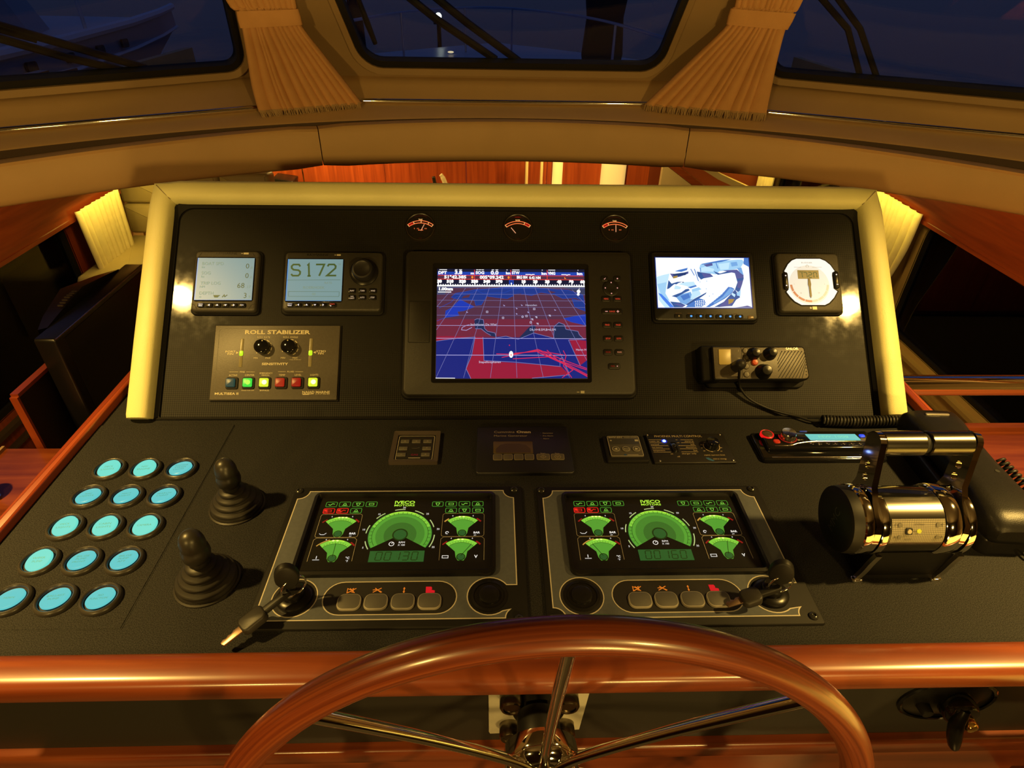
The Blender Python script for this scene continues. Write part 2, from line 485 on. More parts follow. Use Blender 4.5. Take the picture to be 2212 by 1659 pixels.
# the three raked panes of the windscreen; U runs to the right seen from inside
O, U, V = facet((.025, 1.04, .335), (1, 0))
hole = rr(-.396, .022, .384, .72, (.052, .052, .05, .05), 6)
hole[7:7] = [(.384, .29)]; hole[-7:-7] = [(-.396, .29)]
hole = [(x + (-.235*(min(y, .29)-.022) if x < 0 else .17*(min(y, .29)-.022)), y) for x, y in hole]
o, M = pane_wall('wall_front', [(-.624, -.02), (.612, -.02), (.496, 1.05), (-.486, 1.05)], hole, O, U, V, .03, HEADL)
window('window_1', hole, M, -.008, .016, lip=HEADL, lipw=.012)
PLO, PLU = (-.60, 1.04, .335), (.7809, .6247); PRO, PRU = (.63, 1.045, .335), (.8384, -.5450)
O, U, V = facet(PLO, PLU); V = Vector((0, 0, math.cos(rk)))-Vector((-PLU[1], PLU[0], 0))*math.sin(rk); PLV = V.copy()
hole = rr(-1.15, .016, -.075, .72, (.05, .05, .05, .05), 6)
hole = [(x-(.14*(y-.016) if x > -.6 else 0), y) for x, y in hole]
o, M = pane_wall('wall_front_left', [(-2.2, -.02), (.002, -.02), (-.140, 1.05), (-2.2, 1.05)], hole, O, U, V, .03, HEADL)
window('window_2', hole, M, -.008, .016, lip=HEADL, lipw=.012)
O, U, V = facet(PRO, PRU); V = Vector((0, 0, math.cos(rk)))-Vector((-PRU[1], PRU[0], 0))*math.sin(rk); PRV = V.copy()
hole = rr(.062, .017, 1.15, .72, (.05, .05, .05, .05), 6)
hole = [(x+(.12*(y-.017) if x < .6 else 0), y) for x, y in hole]
o, M = pane_wall('wall_front_right', [(.008, -.02), (2.1, -.02), (2.1, 1.05), (.128, 1.05)], hole, O, U, V, .03, HEADL)
window('window_3', hole, M, -.008, .016, lip=HEADL, lipw=.012)

def fy(x):
    d = x-.03; return .80-.329*d*d-.032*d**4
ROD = [(-1.4, .36), (-1.035, .579), (-.592, .847), (-.42, .95), (.47, .957), (.642, .873), (1.125, .639), (1.5, .457)]
WB = [(-1.4, .40), (-.60, 1.04), (.63, 1.045), (1.5, .4795)]
xs = [-1.30+2.66*i/56 for i in range(57)]
# sill: front lip, flat ledge, sloping upstand to the windows
rows = []
for f in (lambda x: (fy(x)+.058+.012*(x-.03)**2, .2705), lambda x: (fy(x)+.064+.012*(x-.03)**2, .2735),
          lambda x: (lerp_tab(ROD, x)-.012, .281), lambda x: (lerp_tab(ROD, x)+.004, .284), lambda x: (lerp_tab(ROD, x)*.4+lerp_tab(WB, x)*.6, .318),
          lambda x: (lerp_tab(WB, x)+.002, .336), lambda x: (lerp_tab(WB, x)+.02, .336)):
    rows.append([(x, *f(x)) for x in xs])
g = G(); g.grid(rows); struct(g.build('trim_1', VINYL, None, 35))
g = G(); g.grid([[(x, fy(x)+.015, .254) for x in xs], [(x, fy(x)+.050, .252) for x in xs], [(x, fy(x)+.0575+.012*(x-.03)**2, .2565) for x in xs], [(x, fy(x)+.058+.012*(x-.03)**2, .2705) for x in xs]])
struct(g.build('trim_2', VINYLD, None, 35))       # groove between padded lip and ledge, its shade put into the dark brown
# padded lip, in three upholstered lengths with seams between
lip = bpy.data.objects.new('trim_3', None); COL.objects.link(lip); struct(lip)
def lip_piece(x0, x1):
    n = 16; sec = []
    for i in range(n+1):
        x = x0+(x1-x0)*i/n
        e = min(i, n-i); pull = .004 if e == 0 else 0
        d = x-.03; zt = .274-.015*d*d; zb = .178; y = fy(x)
        t = Vector((1, -.658*d-.128*d**3, 0)).normalized(); nn = Vector((t.y, -t.x, 0))   # towards the helm
        P = []
        for (a, b) in ((0, .5), (-.004, .42), (0.0, .3), (.001, 0), (0, -.3), (-.004, -.42), (-.012, -.49), (-.03, -.5), (-.05, -.46), (-.052, .46), (-.03, .5), (-.012, .505)):
            zc = (zt+zb)/2; h = (zt-zb)-2*pull
            q = Vector((x, y, zc+b*h))+nn*(a-pull)
            P.append(tuple(q))
        sec.append(P)
    g = G(); g.grid(sec, closed=True)
    g.add(sec[0], [tuple(range(12))]); g.add(sec[-1], [tuple(reversed(range(12)))])
    return g.build('padded_panel', VINYL, lip, 50)
lip_piece(-1.34, -.4325); lip_piece(-.4305, .4285); lip_piece(.4305, 1.40)
# stainless curtain rods lying on the ledge, one length per windscreen pane
for i, (a, b) in enumerate(((0, 3), (3, 4), (4, 7))):
    P = [(ROD[k][0], ROD[k][1], .290) for k in range(a, b+1)]
    o = G().tube(P, .0058, 12).build('curtain_rod', CHROME)
    tag(o, ('thin chrome rod along the sill under the left windscreen pane', 'thin chrome rod along the sill under the centre windscreen pane', 'thin chrome rod along the sill under the right windscreen pane')[i], 'rod', 'chrome rods along the windscreen sill')

# wheelhouse shell behind the camera, and the saloon below
def slab(name, pts, mats, smooth=0):
    g = G(); g.add(pts, [tuple(range(len(pts)))]); return struct(g.build(name, mats, None, smooth))
slab('ceiling', [(-2.3, -2.5, 1.22), (2.3, -2.5, 1.22), (2.3, 1.2, 1.22), (-2.3, 1.2, 1.22)], mat('dark_headliner', (.10,.07,.04), .8))
slab('floor', [(-2.3, -2.5, -1.0), (2.3, -2.5, -1.0), (2.3, -.43, -1.0), (-2.3, -.43, -1.0)], CARPET)
slab('floor_saloon', [(-2.3, -.43, -1.9), (2.3, -.43, -1.9), (2.3, 4.3, -1.9), (-2.3, 4.3, -1.9)], CARPET)
slab('ceiling_saloon', [(-2.3, .83, .20), (2.3, .83, .20), (2.3, 4.3, -.11), (-2.3, 4.3, -.11)], HEADL)
slab('wall_back', [(-2.3, -2.5, -1.9), (2.3, -2.5, -1.9), (2.3, -2.5, 1.22), (-2.3, -2.5, 1.22)], AFTW)
slab('wall_upper_left', [(-2.25, -2.5, .1), (-2.25, -.15, .1), (-2.25, -.15, 1.22), (-2.25, -2.5, 1.22)], HEADL)
slab('wall_upper_right', [(2.25, -2.5, .1), (2.25, .1, .1), (2.25, .1, 1.22), (2.25, -2.5, 1.22)], HEADL)
# saloon sides: left wall seen from inside has U along +y, right wall along -y
# (u measured from y = 0)
hl = rr(.30, -1.115, 2.29, -.502, (.10, .10, .085, .10), 6)
hl2 = rr(2.98, -1.10, 3.72, -.56, .08, 6)
o, M = pane_wall('wall_left', [(-2.5, -1.9), (2.62, -1.9), (2.62, .12), (-2.5, .12)], hl, (-2.2, 0, 0), (0, 1, 0), (0, 0, 1), .05, MAHY)
window('window_4', hl, M, -.012, .028, lip=MAHY, lipw=.030, thick=.03)
o, M = pane_wall('wall_left_forward', [(2.62, -1.9), (4.3, -1.9), (4.3, .05), (2.62, .05)], hl2, (-2.2, 0, 0), (0, 1, 0), (0, 0, 1), .05, LINER)
window('window_5', hl2, M, -.012, .028, lip=LINER, lipw=.025, thick=.03)
hr_ = [(-2.225, -1.085), (-.35, -1.085), (-.35, -.72), (-.9, -.585), (-1.35, -.500), (-1.75, -.466), (-2.225, -.466)]
def round_poly(pts, r, k=5):
    out = []; n = len(pts)
    for i in range(n):
        a, b, c = Vector(pts[i-1]), Vector(pts[i]), Vector(pts[(i+1) % n]); q = min(r, (a-b).length*.4, (c-b).length*.4)
        p0 = b+(a-b).normalized()*q; p1 = b+(c-b).normalized()*q
        for j in range(k+1):
            t = j/k; out.append(tuple((1-t)**2*p0+2*t*(1-t)*b+t*t*p1))
    return out
hr_ = round_poly(hr_, .09)
hr2 = rr(-4.02, -1.10, -3.05, -.56, .08, 6)
o, M = pane_wall('wall_right', [(-2.62, -1.9), (2.5, -1.9), (2.5, .12), (-2.62, .12)], hr_, (2.2, 0, 0), (0, -1, 0), (0, 0, 1), .05, LINER)
window('window_6', hr_, M, -.012, .022, lip=LINER, lipw=.032, thick=.03)
o, M = pane_wall('wall_right_forward', [(-4.3, -1.9), (-2.62, -1.9), (-2.62, .05), (-4.3, .05)], hr2, (2.2, 0, 0), (0, -1, 0), (0, 0, 1), .05, LINER)
window('window_7', hr2, M, -.012, .028, lip=LINER, lipw=.025, thick=.03)
# mahogany pelmets hiding the curtain tracks and lights
for name, x, sg, y0, y1, z0, z1, mt in (('trim_4', -2.13, 1, -.4, 2.72, -.494, .12, MAHY), ('trim_5', 2.13, -1, -.4, 2.80, -.440, .12, MAHY)):
    g = G(); g.box((x, (y0+y1)/2, (z0+z1)/2), (.022, y1-y0, z1-z0)); g.box((x+sg*.008, (y0+y1)/2, z0-.006), (.014, y1-y0, .018))
    struct(g.build(name, mt, None, 0))
for name, x, y0, y1, z in (('trim_6', -2.185, .2, 2.3, -1.150), ('trim_7', 2.185, .2, 2.3, -1.118)):
    g = G(); g.box((x, (y0+y1)/2, z), (.05, y1-y0, .020)); g.box((x, (y0+y1)/2, z-.09), (.034, y1-y0, .012))
    struct(g.build(name, LINER if x > 0 else VINYLD, None, 0))
# forward bulkhead of upright mahogany boards, each its own piece
far = bpy.data.objects.new('wall_far', None); COL.objects.link(far); struct(far)
bx = [-2.3, -1.55, -.9, -.25, .40, 1.05, 1.23]
for i in range(len(bx)-1):
    G().box(((bx[i]+bx[i+1])/2, 4.27, -1.0), (bx[i+1]-bx[i]-.003, .03, 1.9)).build('panel', MAHZ, far, 0)
G().box((-1.55, 4.252, -1.0), (.008, .006, 1.9)).build('brass_strip', BRASS, far, 0)
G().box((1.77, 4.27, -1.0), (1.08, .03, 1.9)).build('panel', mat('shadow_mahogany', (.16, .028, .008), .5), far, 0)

# ================================================================== helm console
con = thing('helm_console', 'black helm console with sloped instrument panel, cream padded surround and mahogany edges', 'console')
# desk top, with the inset plate that carries the round switches
g = G(); g.box((.01, -.05, -.012), (1.30, .70, .024)); g.build('desktop', DESK, con, 0)
g = G(); g.prism([(-.6265, -.3655), (-.4255, -.3655), (-.4255, -.020), (-.6265, -.020)], -.002, .0012, .0008); g.build('switch_plate', DESK, con, 0)
g = G(); g.line([(-.628, -.3655), (-.4252, -.3655), (-.4252, -.020)], .0011, .0004); g.build('seam', DARK, con, 0)
g = G(); g.box((.01, -.03, -.30), (1.27, .70, .54)); g.build('body', BODY, con, 0)
# sloped panel: all in its own frame (x, s, h)
MP = Matrix.Rotation(TILT, 4, 'X')
pl = rr(-.5465, 0.0, .5775, .3465, (.002, .002, .022, .022), 6)
g = G(); g.prism(pl, -.02, 0.0); g.build('instrument_panel', WEAVE, con, 0, MP)
out = rr(-.560, -.004, .592, .358, (.002, .002, .032, .032), 6)
g = G(); g.frame(out, pl, -.02, .007, zin=.003); g.build('gasket', BODY, con, 40, MP)
# cream padded surround: left, top and right lengths, mitred
def pad(name, path, side):
    """path in the panel frame, sections across; side: +1 outward is to the left of travel"""
    prof = []
    for i in range(14):
        a = 2*PI*i/14; ca, sa = math.cos(a), math.sin(a)
        prof.append((.0182*math.copysign(abs(ca)**.62, ca), .006+.020*math.copysign(abs(sa)**.7, sa)))
    rows = []
    for (x, y, dx, dy, mit0, k) in path:
        r = []
        for (a, h) in prof:
            # outward normal is (-dy, dx)
            t = a
            if mit0:
                t = a if a < .008 else .008+(a-.008)*.45
                r.append((x-dy*t+mit0*dx*t, y+dx*t+mit0*dy*t, h*(1 if a < .008 else 1-.25*(a-.008)/.0102)))
            else:
                r.append((x-dy*a, y+dx*a, h+(k if h > .006 else 0)))
        rows.append(r)
    g = G(); g.grid(rows, closed=True)
    n = len(prof); g.add(rows[0], [tuple(range(n))]); g.add(rows[-1], [tuple(reversed(range(n)))])
    return g.build(name, CREAM, con, 60, MP)
xl, xr, st = -.5712, .6022, .3700
pad('padded_trim', [(xl, -.003, 0, 1, 0, -.002), (xl, .003, 0, 1, 0, 0), (xl, .12, 0, 1, 0, .001), (xl, .25, 0, 1, 0, 0), (xl, st-.03, 0, 1, 0, 0), (xl, st, 0, 1, 1, 0)], 1)
pad('padded_trim', [(xr, st, 0, -1, -1, 0), (xr, st-.03, 0, -1, 0, 0), (xr, .25, 0, -1, 0, 0), (xr, .12, 0, -1, 0, .001), (xr, .005, 0, -1, 0, 0), (xr, -.001, 0, -1, 0, -.002)], 1)
pad('padded_trim', [(xl, st, 1, 0, -1, 0), (xl+.03, st, 1, 0, 0, 0), (-.25, st, 1, 0, 0, .0006), (.02, st, 1, 0, 0, 0), (.3, st, 1, 0, 0, .0006), (xr-.03, st, 1, 0, 0, 0), (xr, st, 1, 0, 1, 0)], 1)
for x, sg in ((xl, -1), (xr, 1)):
    P = [(x+sg*t, st+t, h) for t, h in ((-.017, .020), (-.008, .0255), (.004, .0262), (.012, .018))]
    G().tube(P, .0007, 6).build('mitre_seam', mat('seam_thread', (.30, .24, .13), .7), con, 40, MP)
# back of the raised panel
g = G()
a, b = on_panel(0, .355, -.022), on_panel(0, 0, -.022)
g.add([(-.58, a[1], a[2]), (.60, a[1], a[2]), (.60, a[1]+.05, -.02), (-.58, a[1]+.05, -.02), (-.58, b[1], b[2]), (.60, b[1], b[2])], [(0, 3, 2, 1), (0, 4, 3), (1, 2, 5)])
g.build('panel_back', BODY, con, 0)
# mahogany side rails and the rounded front rail
for x0, x1 in ((-.6435, -.6265), (.651, .668)):
    G().prism(rr(0, 0, x1-x0, .72, .002, 2), 0, .0125+.02, .003).build('side_rail', MAHY, con, 40, Matrix.Translation((x0, -.40, -.02)))
sec = []
for i in range(24):
    a = 2*PI*i/24; c, s_ = math.cos(a), math.sin(a)
    sec.append((-.4125+.0200*math.copysign(abs(c)**.62, c), -.0110+.0168*math.copysign(abs(s_)**.62, s_)))
rows = [[(x, y, z) for y, z in sec] for x in [-.80+1.64*i/24 for i in range(25)]]
g = G(); g.grid(rows, closed=True); g.add(rows[0], [tuple(range(24))]); g.add(rows[-1], [tuple(reversed(range(24)))])
g.build('front_rail', MAHX, con, 60)
G().box((.01, -.384, -.13), (1.62, .012, .20)).build('front_panel', mat('front_black', (.016, .014, .012), .5), con, 0)
g = G(); g.prism(rrc(0, 0, 1.62, .030, .004, 2), 0, .030, .004, M=Matrix.Translation((.01, -.372, -.2145)) @ Matrix.Rotation(rad(90), 4, 'X'))
g.build('lower_moulding', MAHX, con, 40)
G().box((.01, -.383, -.56), (1.62, .012, .66)).build('lower_panel', MAHX, con, 0)

# ================================================================== instruments on the sloped panel
def qmap(tl, tr, br, bl, x0, y1, x1, y0):
    """maps layout points given on a drawing with these corners to the rectangle x0..x1, y0..y1"""
    def f(px, py):
        u = v = .5
        for _ in range(8):
            X = (1-v)*((1-u)*tl[0]+u*tr[0])+v*((1-u)*bl[0]+u*br[0]); Y = (1-v)*((1-u)*tl[1]+u*tr[1])+v*((1-u)*bl[1]+u*br[1])
            u += (px-X)/(tr[0]-tl[0]); v += (py-Y)/(bl[1]-tl[1])
        return (x0+(x1-x0)*u, y1+(y0-y1)*v)
    return f
LCDW = glow('lcd_pale_blue', '#94b9ba', .62)
LCDEDGE = glow('lcd_blue_edge', '#5f9fe0', .75)
LCDINK = mat('lcd_ink', (.045,.085,.040), .5, emit=(.045,.085,.045), es=.5)
LCDINK2 = mat('lcd_ink_pale', (.11,.19,.17), .5, emit=(.12,.20,.18), es=.8)
WHITEKEY = glow('lit_white_legend', '#fff0e8', .9)
REDKEY = glow('lit_red_legend', '#ff5030', .75)
REDDIM = glow('dim_red_legend', '#b01810', .55)
BADGE = mat('badge_pale', (.50,.46,.34), .5)

def bezel(parent, w_, h_, dep, rim=.0035, r=.008, mt=PLASTIC):
    """rubber flange with the raised moulded face on it"""
    G().prism(rrc(0, 0, w_, h_, r), -.002, .004, .002).build('flange', BODY, parent, 40)
    return G().prism(rrc(0, 0, w_-2*rim, h_-2*rim, r*.85), .002, dep, .0035).build('bezel', mt, parent, 40)

# ---- small data display, upper left
BRONZE = noise_mat('bezel_grey', (.058,.053,.046), (.066,.060,.052), 300, .42, .1, 800)
t = pthing('data_display', 'square marine data display reading trip log 68 with pale blue screen', 'display', -.4594, .2178)
bz = bezel(t, .1085, .1084, .012, mt=BRONZE)
cx, cy = -.0005, .0027
g = G(); g.prism(rrc(cx, cy, .0935, .0745, .004), .011, .0128, .0006); g.build('screen_surround', GLOSS, t, 40)
g = G(); g.rect(cx-.0450, cy-.0352, cx+.0450, cy+.0352, .0130, 1); g.rect(cx-.0432, cy-.0346, cx+.0450, cy+.0352, .0131, 0)
g.build('screen', [LCDW, LCDEDGE], t, 0)
q = qmap((190,500), (612,500), (590,815), (165,810), cx-.0450, cy+.0352, cx+.0450, cy-.0352)
g = G()
for s_, px, py, h, al, mi in (('BOAT SPD', 222, 542, .0052, 'L', 1), ('kn', 220, 568, .0038, 'L', 1), ('SOG', 218, 612, .0052, 'L', 1), ('kn', 216, 638, .0038, 'L', 1),
        ('TRIP LOG', 212, 687, .0052, 'L', 1), ('NM', 206, 713, .0038, 'L', 1), ('DEPTH', 203, 760, .0052, 'L', 1), ('m', 203, 786, .0034, 'L', 1),
        ('0', 572, 560, .0085, 'R', 0), ('0', 568, 632, .0085, 'R', 0), ('68', 537, 706, .0085, 'R', 0), ('3', 553, 780, .0085, 'R', 0),
        ('.0', 597, 572, .0044, 'R', 1), ('.0', 592, 644, .0044, 'R', 1), ('.17', 583, 716, .0044, 'R', 1), ('.9', 580, 790, .0044, 'R', 1)):
    x, y = q(px, py); g.text(s_, x, y, h, .0134, mi, al)
x, y = q(330, 785); g.poly([(x-.005, y+.002), (x+.006, y+.002), (x+.002, y-.002), (x-.003, y-.002)], .0134, 0)
x, y = q(392, 784); g.line([(x-.004, y-.002), (x-.001, y+.002), (x, y-.001), (x+.004, y+.002)], .0014, .0134, 0)
g.build('screen_lettering', [LCDINK, LCDINK2], t, 0)
g = G(); g.prism(rr(-.0385, -.0452, .0365, -.0372, .003), .010, .0132, .0008); g.build('key_strip', DARK, t, 40)
for i, x in enumerate((-.034, -.0206, -.0079, .0052, .0179, .0306)):
    k = G().prism(rrc(x, -.0412, .0105, .0064, .002), .0125, .0145, .0006).build('key', SATIN, t, 40)
    g = G()
    if i == 0: g.text('MENU', x, -.0398, .0021, .0147, 0, width=.0072); g.line([(x-.003, -.0426), (x+.003, -.0426)], .0010, .0147, 0)
    elif i == 5: g.text('*/=', x, -.0412, .0030, .0147, 0)
    else:
        d = {1: (-1,0), 2: (0,1), 3: (0,-1), 4: (1,0)}[i]; e = .0016
        g.poly([(x+d[0]*e, -.0412+d[1]*e), (x-d[0]*e*.6+d[1]*e*1.2, -.0412-d[1]*e*.6-d[0]*e*1.2), (x-d[0]*e*.6-d[1]*e*1.2, -.0412-d[1]*e*.6+d[0]*e*1.2)], .0147, 0)
    g.build('marking', WHITEKEY, k, 0)
g = G(); g.text('RAYMARINE', -.0015, .0462, .0034, .0122, 0, width=.034); g.rect(.026, .0446, .034, .0476, .0122, 1); g.line([(.022, .0461), (.025, .0461)], .001, .0122, 1)
g.build('lettering', [mat('black_gloss_print', (.012,.011,.010), .15), BADGE], t, 0)
g = G()
for sx in (-1, 1):
    for sy in (-1, 1):
        g.line([(sx*.0505, sy*.0385), (sx*.045, sy*.0395), (sx*.040, sy*.0475)], .0007, .0121, 0)
g.build('corner_groove', DARK, t, 0)

# ---- autopilot head with its round course knob
t = pthing('autopilot_control', 'wide autopilot head showing S172 with a round course knob at its right', 'autopilot', -.2896, .2176)
bezel(t, .1638, .1072, .012, mt=noise_mat('bezel_dark', (.030,.028,.025), (.034,.032,.028), 300, .42, .1, 800))
cx, cy = -.0284, .0018
G().prism(rrc(cx, cy, .0915, .0740, .004), .011, .0128, .0006).build('screen_surround', GLOSS, t, 40)
x0, x1, y0, y1 = cx-.0440, cx+.0440, cy-.0350, cy+.0350
g = G(); g.rect(x0, y0, x1, y1, .0130, 1); g.rect(x0+.0018, y0+.0006, x1, y1, .0131, 0); g.build('screen', [LCDW, LCDEDGE], t, 0)
q = qmap((858,507), (1262,510), (1250,815), (835,812), x0, y1, x1, y0)
g = G(); ink = 0
# course figures drawn with heavy strokes
def strokes(pl, w_, mi):
    for P in pl: g.line([q(*p) for p in P], w_, .0134, mi)
strokes([[(948,562),(938,548),(898,548),(885,560),(885,574),(898,586),(935,590),(947,602),(945,618),(932,630),(892,630),(880,618)],
         [(1000,556),(1010,546),(1012,632)], [(1000,632),(1024,632)], [(1063,548),(1124,548),(1086,632)],
         [(1148,562),(1158,548),(1196,548),(1208,560),(1206,576),(1144,630),(1212,630)]], .0029, 0)
for a, b in (((845,662),(1243,662)), ((860,745),(1235,748)), ((858,780),(1233,783)), ((860,745),(858,780)), ((1235,748),(1233,783))): g.line([q(*a), q(*b)], .00045, .0134, 0)
for s_, px, py, h in (('°M', 1233, 548, .0032), ('RATE', 1153, 683, .0036), ('ROERHOEK', 1047, 717, .0046), ('00', 1046, 764, .0042)):
    x, y = q(px, py); g.text(s_, x, y, h, .0134, 1)
g.build('screen_lettering', [mat('lcd_green_ink', (.05,.10,.035), .5, emit=(.04,.10,.035), es=.5), LCDINK2], t, 0)
kx, ky = .0498, .0155
kb = G().lathe([(.0228, .011), (.0225, .0145), (.0195, .0160), (.0172, .0165)], 36, M=move(0, (kx, ky, 0))).build('knob_skirt', SATIN, t, 40)
kn = G().lathe([(.0172, .0155), (.0168, .026), (.0155, .0285), (.0130, .0292), (.0110, .0280), (.001, .0276)], 36, M=move(0, (kx, ky, 0))).build('course_knob', mat('knob_rubber', (.013,.012,.013), .42), t, 40)
for i, (n_, x, y, c_) in enumerate((('NAV', .032, -.0160, 0), ('TURN', .0484, -.0160, 0), ('WIND', .0652, -.0160, 0), ('NO DRIFT', .0325, -.0272, 0), ('AUTO', .0487, -.0272, 0), ('STBY', .0650, -.0272, 0))):
    k = G().prism(rrc(x, y, .0125, .0085, .002), .0112, .0130, .0006).build('key', SATIN, t, 40)
    g = G()
    if n_ == 'NO DRIFT': g.text('NO', x, y+.0016, .0022, .0132, 0); g.text('DRIFT', x, y-.0015, .0022, .0132, 0, width=.0075)
    else: g.text(n_, x, y, .0026, .0132, 0, width=.0068)
    g.build('lettering', mat('key_print_white', (.6,.55,.5), .5, emit='#d8c8b8', es=.45), k, 0)
G().prism(rr(-.0698, -.0440, .0090, -.0362, .003), .010, .0132, .0008).build('key_strip', DARK, t, 40)
for i, x in enumerate((-.0645, -.0510, -.0380, -.0250, -.0122, .0018)):
    k = G().prism(rrc(x, -.0402, .0105, .0064, .002), .0125, .0145, .0006).build('key', SATIN, t, 40)
    g = G()
    if i == 0: g.text('MENU', x, -.0388, .0021, .0147, 0, width=.0072); g.line([(x-.003, -.0416), (x+.003, -.0416)], .0010, .0147, 0)
    elif i == 5: g.text('TRIM', x, -.0389, .0022, .0147, 1, width=.0078); g.disc(x-.002, -.0418, .0009, .0147, 0, 8)
    else:
        d = {1: (-1,0), 2: (0,1), 3: (0,-1), 4: (1,0)}[i]; e = .0016
        g.poly([(x+d[0]*e, -.0402+d[1]*e), (x-d[0]*e*.6+d[1]*e*1.2, -.0402-d[1]*e*.6-d[0]*e*1.2), (x-d[0]*e*.6-d[1]*e*1.2, -.0402-d[1]*e*.6+d[0]*e*1.2)], .0147, 0)
    g.build('marking', [WHITEKEY, REDKEY], k, 0)
g = G(); g.text('RAYMARINE', -.026, .0448, .0034, .0122, 0, width=.034); g.rect(.0050, .0432, .0112, .0460, .0122, 1); g.line([(.001, .0446), (.004, .0446)], .001, .0122, 1)
g.build('lettering', [mat('black_gloss_print', (.012,.011,.010), .15), BADGE], t, 0)

# ---- roll stabiliser control
t = pthing('stabilizer_panel', 'brown-grey roll stabilizer control plate with two knobs and six square lit buttons', 'control panel', -.3738, .0864)
G().prism(rrc(0, 0, .1990, .1230, .001, 1), -.002, .0022).build('backing', BODY, t, 0)
G().prism(rrc(0, 0, .1960, .1200, .0015, 2), .001, .0046, .0012).build('plate', STABP, t, 40)
Z = .0048
q = qmap((60,30), (2180,45), (2130,1310), (10,1300), -.0980, .0600, .0980, -.0600)
g = G(); g.line([(p[0], p[1]) for p in rrc(.002, -.001, .1860, .1120, .006)], .0005, .00475, 1, True)
def T(s_, px, py, h, x0=None, x1=None, bold=0.0, mi=0, z=Z):
    x, y = q(px, py); g.text(s_, x, y, h, z, mi, 'C', bold=bold, width=(q(x1, py)[0]-q(x0, py)[0]) if x0 else None)
T('ROLL STABILIZER', 1115, 155, .0060, 560, 1672, .03)
T('ROLL RATE', 882, 243, .0028, 775, 992); T('ROLL ANGLE', 1337, 243, .0028, 1212, 1462)
T('MIN', 757, 597, .0026, 722, 792); T('MAX', 963, 597, .0026, 920, 1006); T('MIN', 1215, 597, .0026, 1178, 1252); T('MAX', 1420, 597, .0026, 1376, 1464); T('+ FULL MODE INC', 1420, 630, .0012, 1320, 1525)
T('SENSITIVITY', 1085, 700, .0036, 866, 1308, .025)
T('PORT', 332, 486, .0030, 250, 425, .02); T('FIN', 332, 526, .0030, 282, 384, .02); T('STBD', 1858, 488, .0030, 1776, 1942, .02); T('FIN', 1852, 526, .0030, 1805, 1902, .02)
T('FINS', 543, 832, .0024, 503, 588); T('FLUID', 1352, 832, .0024, 1296, 1410)
T('ACTIVE', 392, 888, .0027, 322, 462); T('CENTER', 666, 886, .0027, 586, 748); T('EMERGENCY', 940, 856, .0024, 832, 1050); T('MANUAL', 934, 890, .0024, 866, 1004)
T('TEMP', 1208, 888, .0027, 1156, 1262); T('LEVEL', 1476, 888, .0027, 1420, 1532); T('LIGHTS', 1748, 888, .0027, 1680, 1818)
T('HOLD FOR OFF', 645, 1143, .0019, 540, 752); T('BYPASS', 920, 1145, .0025, 842, 998)
T('MULTISEA II', 293, 1195, .0034, 98, 492, .02); T('NAIAD MARINE', 1782, 1180, .0038, 1552, 2014, .02); T('SYSTEMS', 1890, 1213, .0013, 1770, 2010)
for a, b in (((330,832),(480,832)), ((608,833),(752,835)), ((1140,832),(1272,833)), ((1428,834),(1560,835))): g.line([q(*a), q(*b)], .0004, Z, 0)
g.line([q(1552,1208), q(1648,1210), q(1660,1218), q(1560,1218)], .0008, Z, 0); g.line([q(1655,1210), q(1745,1208)], .0008, Z, 0)
g.poly([q(428,484), q(470,505), q(428,527)], Z, 0); g.poly([q(1768,484), q(1726,507), q(1768,529)], Z, 0)
for (kx_, ky_, ph) in ((880,420,0), (1330,420,12)):
    x, y = q(kx_, ky_)
    for i in range(9):
        a = 222-33*i-ph; g.arc(x, y, .0123, .0136, a-(3 if i < 4 else 11), a+(3 if i < 4 else 11), Z, 0, 5)
g.build('lettering', [LEGEND, mat('plate_groove', (.05,.045,.038), .5)], t, 0)
for (kx_, ky_, ang) in ((880,420,15), (1330,420,0)):
    x, y = q(kx_, ky_)
    k = G().lathe([(.0116, .0045), (.0114, .012), (.0108, .0158), (.0098, .0166), (.0005, .0168)], 30, M=move(0, (x, y, 0))).build('knob', GLOSS, t, 40)
    a = rad(90-ang); G().disc(x+.0085*math.cos(a), y+.0085*math.sin(a), .0010, .0171, n=8).build('pointer_dot', LEGEND, k, 0)
for (px, lab) in ((517, 0), (1682, 0)):
    xa, ya = q(530 if px < 600 else 1693, 265); xb, yb = q(500 if px < 600 else 1668, 752); xm = (xa+xb)/2
    st_ = G().prism(rr(xm-.0026, yb, xm+.0026, ya, .001, 2), .004, .0052, .0004).build('light_bar', mat('bar_lens', (.22,.19,.10), .35), t, 40)
    x, y = q(px, 517); G().prism(rrc(xm, y, .0060, .0086, .002, 3), .005, .0056, .0003).build('lit_segment', glow('led_lime', '#c8f020', 1.0), st_, 40)
GREENC = [('#4a7868', .30, None), ('#48f048', .85, '#b0ff50'), ('#e0f030', 1.0, '#ffffe0'), ('#d03018', .60, None), ('#c01810', .60, None), ('#e0f030', 1.0, '#ffffe0')]
for i, px in enumerate((382, 655, 928, 1203, 1476, 1745)):
    x, y = q(px, 1025)
    wl = G().prism(rrc(x, y, .0192, .0190, .003), .004, .0062, .0010).build('button_well', DARK, t, 40)
    c_, e_, hot = GREENC[i]
    cc = q(px-20 if i in (0, 3, 4) else px-10, 1016)
    G().prism(rrc(cc[0], cc[1], .0136, .0134, .0018), .006, .0098, .0012).build('lit_button', glow('button_'+c_[1:], c_, e_), wl, 40, label=('dull teal unlit button', 'bright green lit button', 'yellow-green lit button', 'red lit button', 'deep red lit button', 'yellow-green lit button')[i])
    if hot: G().disc(cc[0]+.0015, cc[1], .0038, .00985, n=20).build('lamp_glint', glow('hot_'+hot[1:], hot, 1.0), wl, 0)

